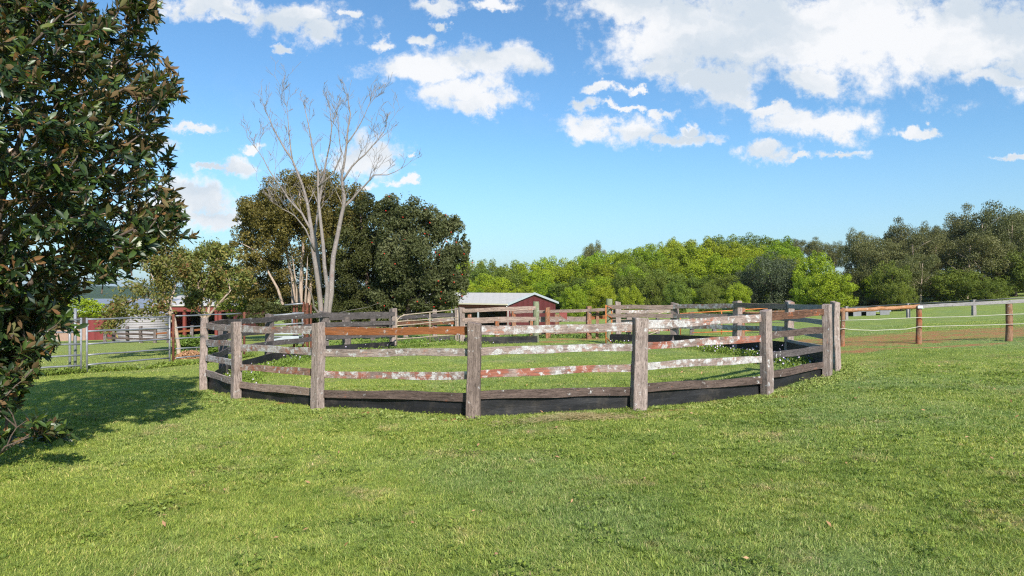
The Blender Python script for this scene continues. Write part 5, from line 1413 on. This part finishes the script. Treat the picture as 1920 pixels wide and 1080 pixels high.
# ------------------------------------------------------------------ grass
def frustum_pts(n, d0, d1, r, margin=1.6):
    y = np.sqrt(r.uniform(0, 1, n)*(d1**2-d0**2)+d0**2)
    x = r.uniform(-1, 1, n)*(y*.80+margin)
    return x, y
def blades(n, d0, d1, h, w, seed, segs=2, lean=.55):
    r = np.random.default_rng(seed); x, y = frustum_pts(n, d0, d1, r)
    keep = bare_np(x, y) < .55+r.normal(0, .2, len(x))
    # clumping
    cl = np.sin(x*2.3+np.sin(y*1.9)*1.5)*np.sin(y*2.9+np.sin(x*1.3))*.5+.5
    cl2 = np.sin(x*9.1+y*3.3)*np.sin(y*8.3-x*4.1)*.5+.5
    keep &= r.random(len(x)) < .45+.35*cl+.3*cl2
    x, y, cl, cl2 = x[keep], y[keep], cl[keep], cl2[keep]; n = len(x)
    z = gmesh(x, y)-.006
    hh = h*(.45+.5*cl*r.random(n)+.45*cl2*r.random(n)+.45*r.random(n)**3)
    ww = w*r.uniform(.6, 1.3, n)
    a = r.uniform(0, 2*np.pi, n); le = r.uniform(.1, 1.0, n)*lean*2*hh
    # drift gives tufts a shared lean
    ga = np.sin(x*.9+y*.4)*2+np.cos(y*1.1)*1.5
    dx = np.cos(a)*le+np.cos(ga)*hh*.25; dy = np.sin(a)*le+np.sin(ga)*hh*.25
    sa = a+np.pi/2+r.normal(0, .5, n); sx = np.cos(sa)*ww/2; sy = np.sin(sa)*ww/2
    rnd = r.random(n)
    if segs == 2:
        V = np.stack([np.stack([x-sx, y-sy, z], -1), np.stack([x+sx, y+sy, z], -1),
                      np.stack([x+dx*.35+sx*.8, y+dy*.35+sy*.8, z+hh*.6], -1), np.stack([x+dx*.35-sx*.8, y+dy*.35-sy*.8, z+hh*.6], -1),
                      np.stack([x+dx, y+dy, z+hh*.95], -1)], 1).reshape(-1, 3)
        b = np.arange(n)[:, None, None]*5
        F = (b+np.array([(0, 1, 2), (0, 2, 3), (3, 2, 4)])[None]).reshape(-1, 3); return V, F, np.repeat(rnd, 5)
    V = np.stack([np.stack([x-sx, y-sy, z], -1), np.stack([x+sx, y+sy, z], -1), np.stack([x+dx, y+dy, z+hh*.95], -1)], 1).reshape(-1, 3)
    return V, np.arange(3*n).reshape(n, 3), np.repeat(rnd, 3)
def merge(parts):
    Vs, Fs, Rs = [], [], []; b = 0
    for V, F, R_ in parts: Vs.append(V); Fs.append(F+b); Rs.append(R_); b += len(V)
    return np.concatenate(Vs), np.concatenate(Fs), np.concatenate(Rs)
BM = blade_mat()
def tufts(nt, per, d0, d1, h, w, seed):
    """coarser tussocks: each a fan of blades sharing one centre and tone"""
    r = np.random.default_rng(seed); cx, cy = frustum_pts(nt, d0, d1, r)
    cl = np.sin(cx*.8+np.sin(cy*.7)*2)*np.sin(cy*.9+cx*.3); k0 = r.random(nt) < .35+.65*(cl > 0); cx, cy = cx[k0], cy[k0]; nt = len(cx)
    k = np.repeat(np.arange(nt), per); n = len(k); rad = r.uniform(.02, .07, nt)[k]; tone = r.random(nt)[k]*.5; hs = r.uniform(.6, 1.3, nt)[k]
    a = r.uniform(0, 2*np.pi, n); q = rad*np.sqrt(r.random(n)); x = cx[k]+np.cos(a)*q; y = cy[k]+np.sin(a)*q; z = gmesh(x, y)-.005
    hh = h*hs*r.uniform(.5, 1.1, n); a2 = a+r.normal(0, .5, n); le = hh*r.uniform(.25, 1.3, n); ww = w*r.uniform(.7, 1.4, n)
    dx = np.cos(a2)*le; dy = np.sin(a2)*le; sx = -np.sin(a2)*ww/2; sy = np.cos(a2)*ww/2
    V = np.stack([np.stack([x-sx, y-sy, z], -1), np.stack([x+sx, y+sy, z], -1), np.stack([x+dx*.45+sx*.85, y+dy*.45+sy*.85, z+hh*.75], -1), np.stack([x+dx*.45-sx*.85, y+dy*.45-sy*.85, z+hh*.75], -1), np.stack([x+dx, y+dy, z+hh*.85], -1)], 1).reshape(-1, 3)
    F = (np.arange(n)[:, None, None]*5+np.array([(0, 1, 2), (0, 2, 3), (3, 2, 4)])[None]).reshape(-1, 3)
    return V, F, np.repeat(np.clip(tone+r.random(n)*.42, 0, .92), 5)
V, F, R_ = merge([blades(400000, 3.7, 8.0, .046, .0048, 1, 2, .9), blades(340000, 8.0, 13.0, .045, .0075, 2, 2, .9), blades(240000, 13, 20, .042, .012, 3, 1, .8), blades(170000, 20, 34, .042, .019, 4, 1, .8), tufts(3600, 24, 3.7, 9, .050, .0065, 5), tufts(4200, 16, 9, 16, .052, .010, 6)])
gr = link_mesh('grass', np_mesh('grass', V, F, False, {'rnd': R_}), BM)
tag(gr, kind='stuff')

# rank weeds along the pen's foot and the gate
def weeds(name, lines, n, h, w, seed, mat, spread=.16, leafy_=True):
    r = np.random.default_rng(seed); segs = []
    for l in lines:
        for a, b in zip(l[:-1], l[1:]): segs.append((a, b))
    ln = np.array([math.hypot(b[0]-a[0], b[1]-a[1]) for a, b in segs]); k = r.choice(len(segs), n, p=ln/ln.sum())
    u = r.random(n); A = np.array([s[0] for s in segs])[k]; B = np.array([s[1] for s in segs])[k]
    p = A+(B-A)*u[:, None]; p = p+r.normal(size=(n, 2))*spread
    cl = .5+.5*np.sin(p[:, 0]*3.1+np.sin(p[:, 1]*2.3)*2)*np.sin(p[:, 1]*2.7+1)
    keep = r.random(n) < .25+.85*cl; p = p[keep]; cl = cl[keep]; n = len(p)
    z = gmesh(p[:, 0], p[:, 1]); H = h*(.3+.7*cl)*r.random(n)**.6
    c = np.stack([p[:, 0], p[:, 1], z+H*r.uniform(.35, 1, n)], -1)
    ax = unit(np.stack([r.normal(size=n)*.7, r.normal(size=n)*.7, r.uniform(.0, 1.2, n)], -1)); nn = unit(np.cross(ax, r.normal(size=(n, 3))))
    L_ = w*r.uniform(.6, 1.6, n)
    V, F, rn = leaf_cards(c, ax, nn, L_, L_*.36)
    o = link_mesh(name, np_mesh(name, V, F, False, {'rnd': rn}), mat); tag(o, kind='stuff'); return c
def circ(a0, a1, Rr, n=14): return [(PC.x+Rr*math.cos(a0+(a1-a0)*i/n), PC.y+Rr*math.sin(a0+(a1-a0)*i/n)) for i in range(n+1)]
D2 = math.radians
cw = weeds('weeds', [circ(D2(-10), D2(60), 7.75), circ(D2(-30), D2(35), 7.6), circ(D2(100), D2(200), 7.8), circ(D2(165), D2(205), 7.4)], 24000, .26, .065, 51, M['f_weed'], .24)
weeds('weeds', [circ(D2(-75), D2(-28), 8.62), circ(D2(-55), D2(-15), 8.75), circ(D2(-150), D2(-95), 8.62)], 7000, .12, .055, 52, M['f_tuft'], .10)
weeds('weeds', [[(-14.5, 19.3), (-13.1, 20.4), (-11.6, 23.4), (-10.4, 27)]], 9000, .24, .085, 53, M['f_weed'], .16)
weeds('weeds', [[(7.2, 14.6), (8.2, 17.0), (8.4, 19)], [(6.0, 13.6), (7.6, 14.6)]], 3000, .18, .045, 54, M['f_tuft'], .22)
weeds('weeds', [[(-7, 33), (0, 33), (6, 33)], [(-9, 31), (-3, 31)]], 9000, .4, .09, 55, M['f_weed'], .5)
# mauve flowers on the weeds
def blossoms(name, cs, n, size, mat, seed, hz=.1):
    r = np.random.default_rng(seed); k = r.integers(len(cs), size=n); c = cs[k]+np.stack([r.normal(size=n)*.03, r.normal(size=n)*.03, np.abs(r.normal(size=n))*hz], -1)
    nn = unit(r.normal(size=(n, 3))+np.array([0, -1.2, .8])); ax = unit(np.cross(nn, r.normal(size=(n, 3))))
    V, F, rn = leaf_cards(c, ax, nn, np.full(n, size), np.full(n, size*.9))
    o = link_mesh(name, np_mesh(name, V, F, False, {'rnd': rn}), mat); tag(o, kind='stuff')
sel = cw[(cw[:, 0] > 3.5)]
blossoms('wildflowers', sel, 190, .05, M['petal_mauve'], 61)
sel2 = cw[(cw[:, 0] < 0)]
blossoms('wildflowers', sel2, 60, .045, M['petal_mauve'], 62)
# straw at the foot of the fence
def straw():
    r = np.random.default_rng(71); n = 2600; x = r.normal(1.0, .62, n); y = 11.22+.10*x*0+r.normal(0, .13, n)-.06*np.abs(x-1)
    z = gmesh(x, y)+.02+.06*r.random(n)*np.exp(-((x-1)/.6)**2)
    c = np.stack([x, y, z], -1); ax = unit(np.stack([r.normal(size=n), r.normal(size=n), r.normal(size=n)*.25], -1)); nn = unit(np.cross(ax, r.normal(size=(n, 3))))
    L_ = r.uniform(.06, .2, n); V, F, rn = leaf_cards(c, ax, nn, L_, np.full(n, .006))
    tag(link_mesh('straw', np_mesh('straw', V, F, False, {'rnd': rn}), M['straw']), kind='stuff')
straw()

# pale low building glimpsed between the trunks behind the far fence
def pale_shed():
    d = 70; x0 = PW(1600, 0, d).x; x1 = PW(1668, 0, d).x; zb = gz((x0+x1)/2, d)-.2; H = CAMZ-(580-540)/1280*d
    root = empty('low_shed', ((x0+x1)/2, d, zb)); tag(root, 'low pale shed wall glimpsed under the trees behind the far fence', 'shed')
    for a, b in ((0, .22), (.36, .62), (.74, 1)):
        mb = MB(); mb.box(x0+(x1-x0)*a, d, zb, x0+(x1-x0)*b, d+.08, H); mb.build('wall_sheet', M['palewall'], root)
    mb = MB(); mb.box(x0-.2, d+.083, H-.25, x1+.2, d+3, H+.1); mb.build('roof', M['roofgrey'], root)
    mb = MB(); mb.box(x0, d+2.7, zb, x1, d+2.9, H-.253); mb.build('rear_wall', M['darkin'], root)
pale_shed()
# red cloth over a yard rail
def cloth():
    p = PW(1056, 589, 31.9); mb = MB(); rings = []
    for i in range(7):
        u = i/6; x = (u-.5)*.36; l = .05+.22*u
        rings.append([(x, -.05, -l), (x, -.045, .02), (x, .02, .075), (x, .05, .02), (x, .055, -l*.6), (x, .035, .0), (x, .015, .055), (x, -.03, .01)])
    mb.loft(rings); o = mb.build('red_cloth', M['redtrim'], None, p)
    tag(o, 'small red cloth hung over the top yard rail beside the left green post', 'cloth')
cloth()

# ------------------------------------------------------------------ haze: pale even air round the whole place
hm = bpy.data.materials.new('haze'); hm.use_nodes = True
HN = NT(hm.node_tree); HN.n.clear()
ho = HN.node('ShaderNodeOutputMaterial'); hv = HN.node('ShaderNodeVolumePrincipled')
hv.inputs['Color'].default_value = (0.80, 0.88, 1.0, 1); hv.inputs['Density'].default_value = 0.00010; hv.inputs['Anisotropy'].default_value = 0.2
HN.link(hv.outputs[0], ho.inputs['Volume'])
mb = MB(); mb.box(-5200, -600, -16, 5200, 8200, 60)
hz_o = mb.build('haze', hm); tag(hz_o, kind='stuff')

# clover and flat weeds in the lawn, with a scatter of fallen leaves
def clover():
    r = np.random.default_rng(81); cx, cy = frustum_pts(230, 4.2, 15, r); rad = r.uniform(.06, .32, 230)
    n = 15000; k = r.choice(230, n, p=rad**2/(rad**2).sum()); a = r.uniform(0, 6.28, n); q = rad[k]*np.sqrt(r.random(n))*(1+.4*np.sin(a*3+k))
    x = cx[k]+np.cos(a)*q; y = cy[k]+np.sin(a)*q; z = gmesh(x, y)+r.uniform(.015, .06, n)
    nn = unit(r.normal(size=(n, 3))*.4+np.array([0, 0, 1])); ax = unit(np.cross(nn, r.normal(size=(n, 3)))); L_ = r.uniform(.018, .045, n)
    V, F, rn = leaf_cards(np.stack([x, y, z], -1), ax, nn, L_, L_*.8)
    tag(link_mesh('clover', np_mesh('clover', V, F, False, {'rnd': rn}), M['f_weed']), kind='stuff')
    n = 420; x, y = frustum_pts(n, 4.2, 18, r); z = gmesh(x, y)+.045
    nn = unit(r.normal(size=(n, 3))*.5+np.array([0, 0, 1])); ax = unit(np.cross(nn, r.normal(size=(n, 3)))); L_ = r.uniform(.03, .085, n)
    V, F, rn = leaf_cards(np.stack([x, y, z], -1), ax, nn, L_, L_*.4, None, .2)
    tag(link_mesh('fallen_leaves', np_mesh('fallen_leaves', V, F, False, {'rnd': rn}), M['mulch']), kind='stuff')
clover()
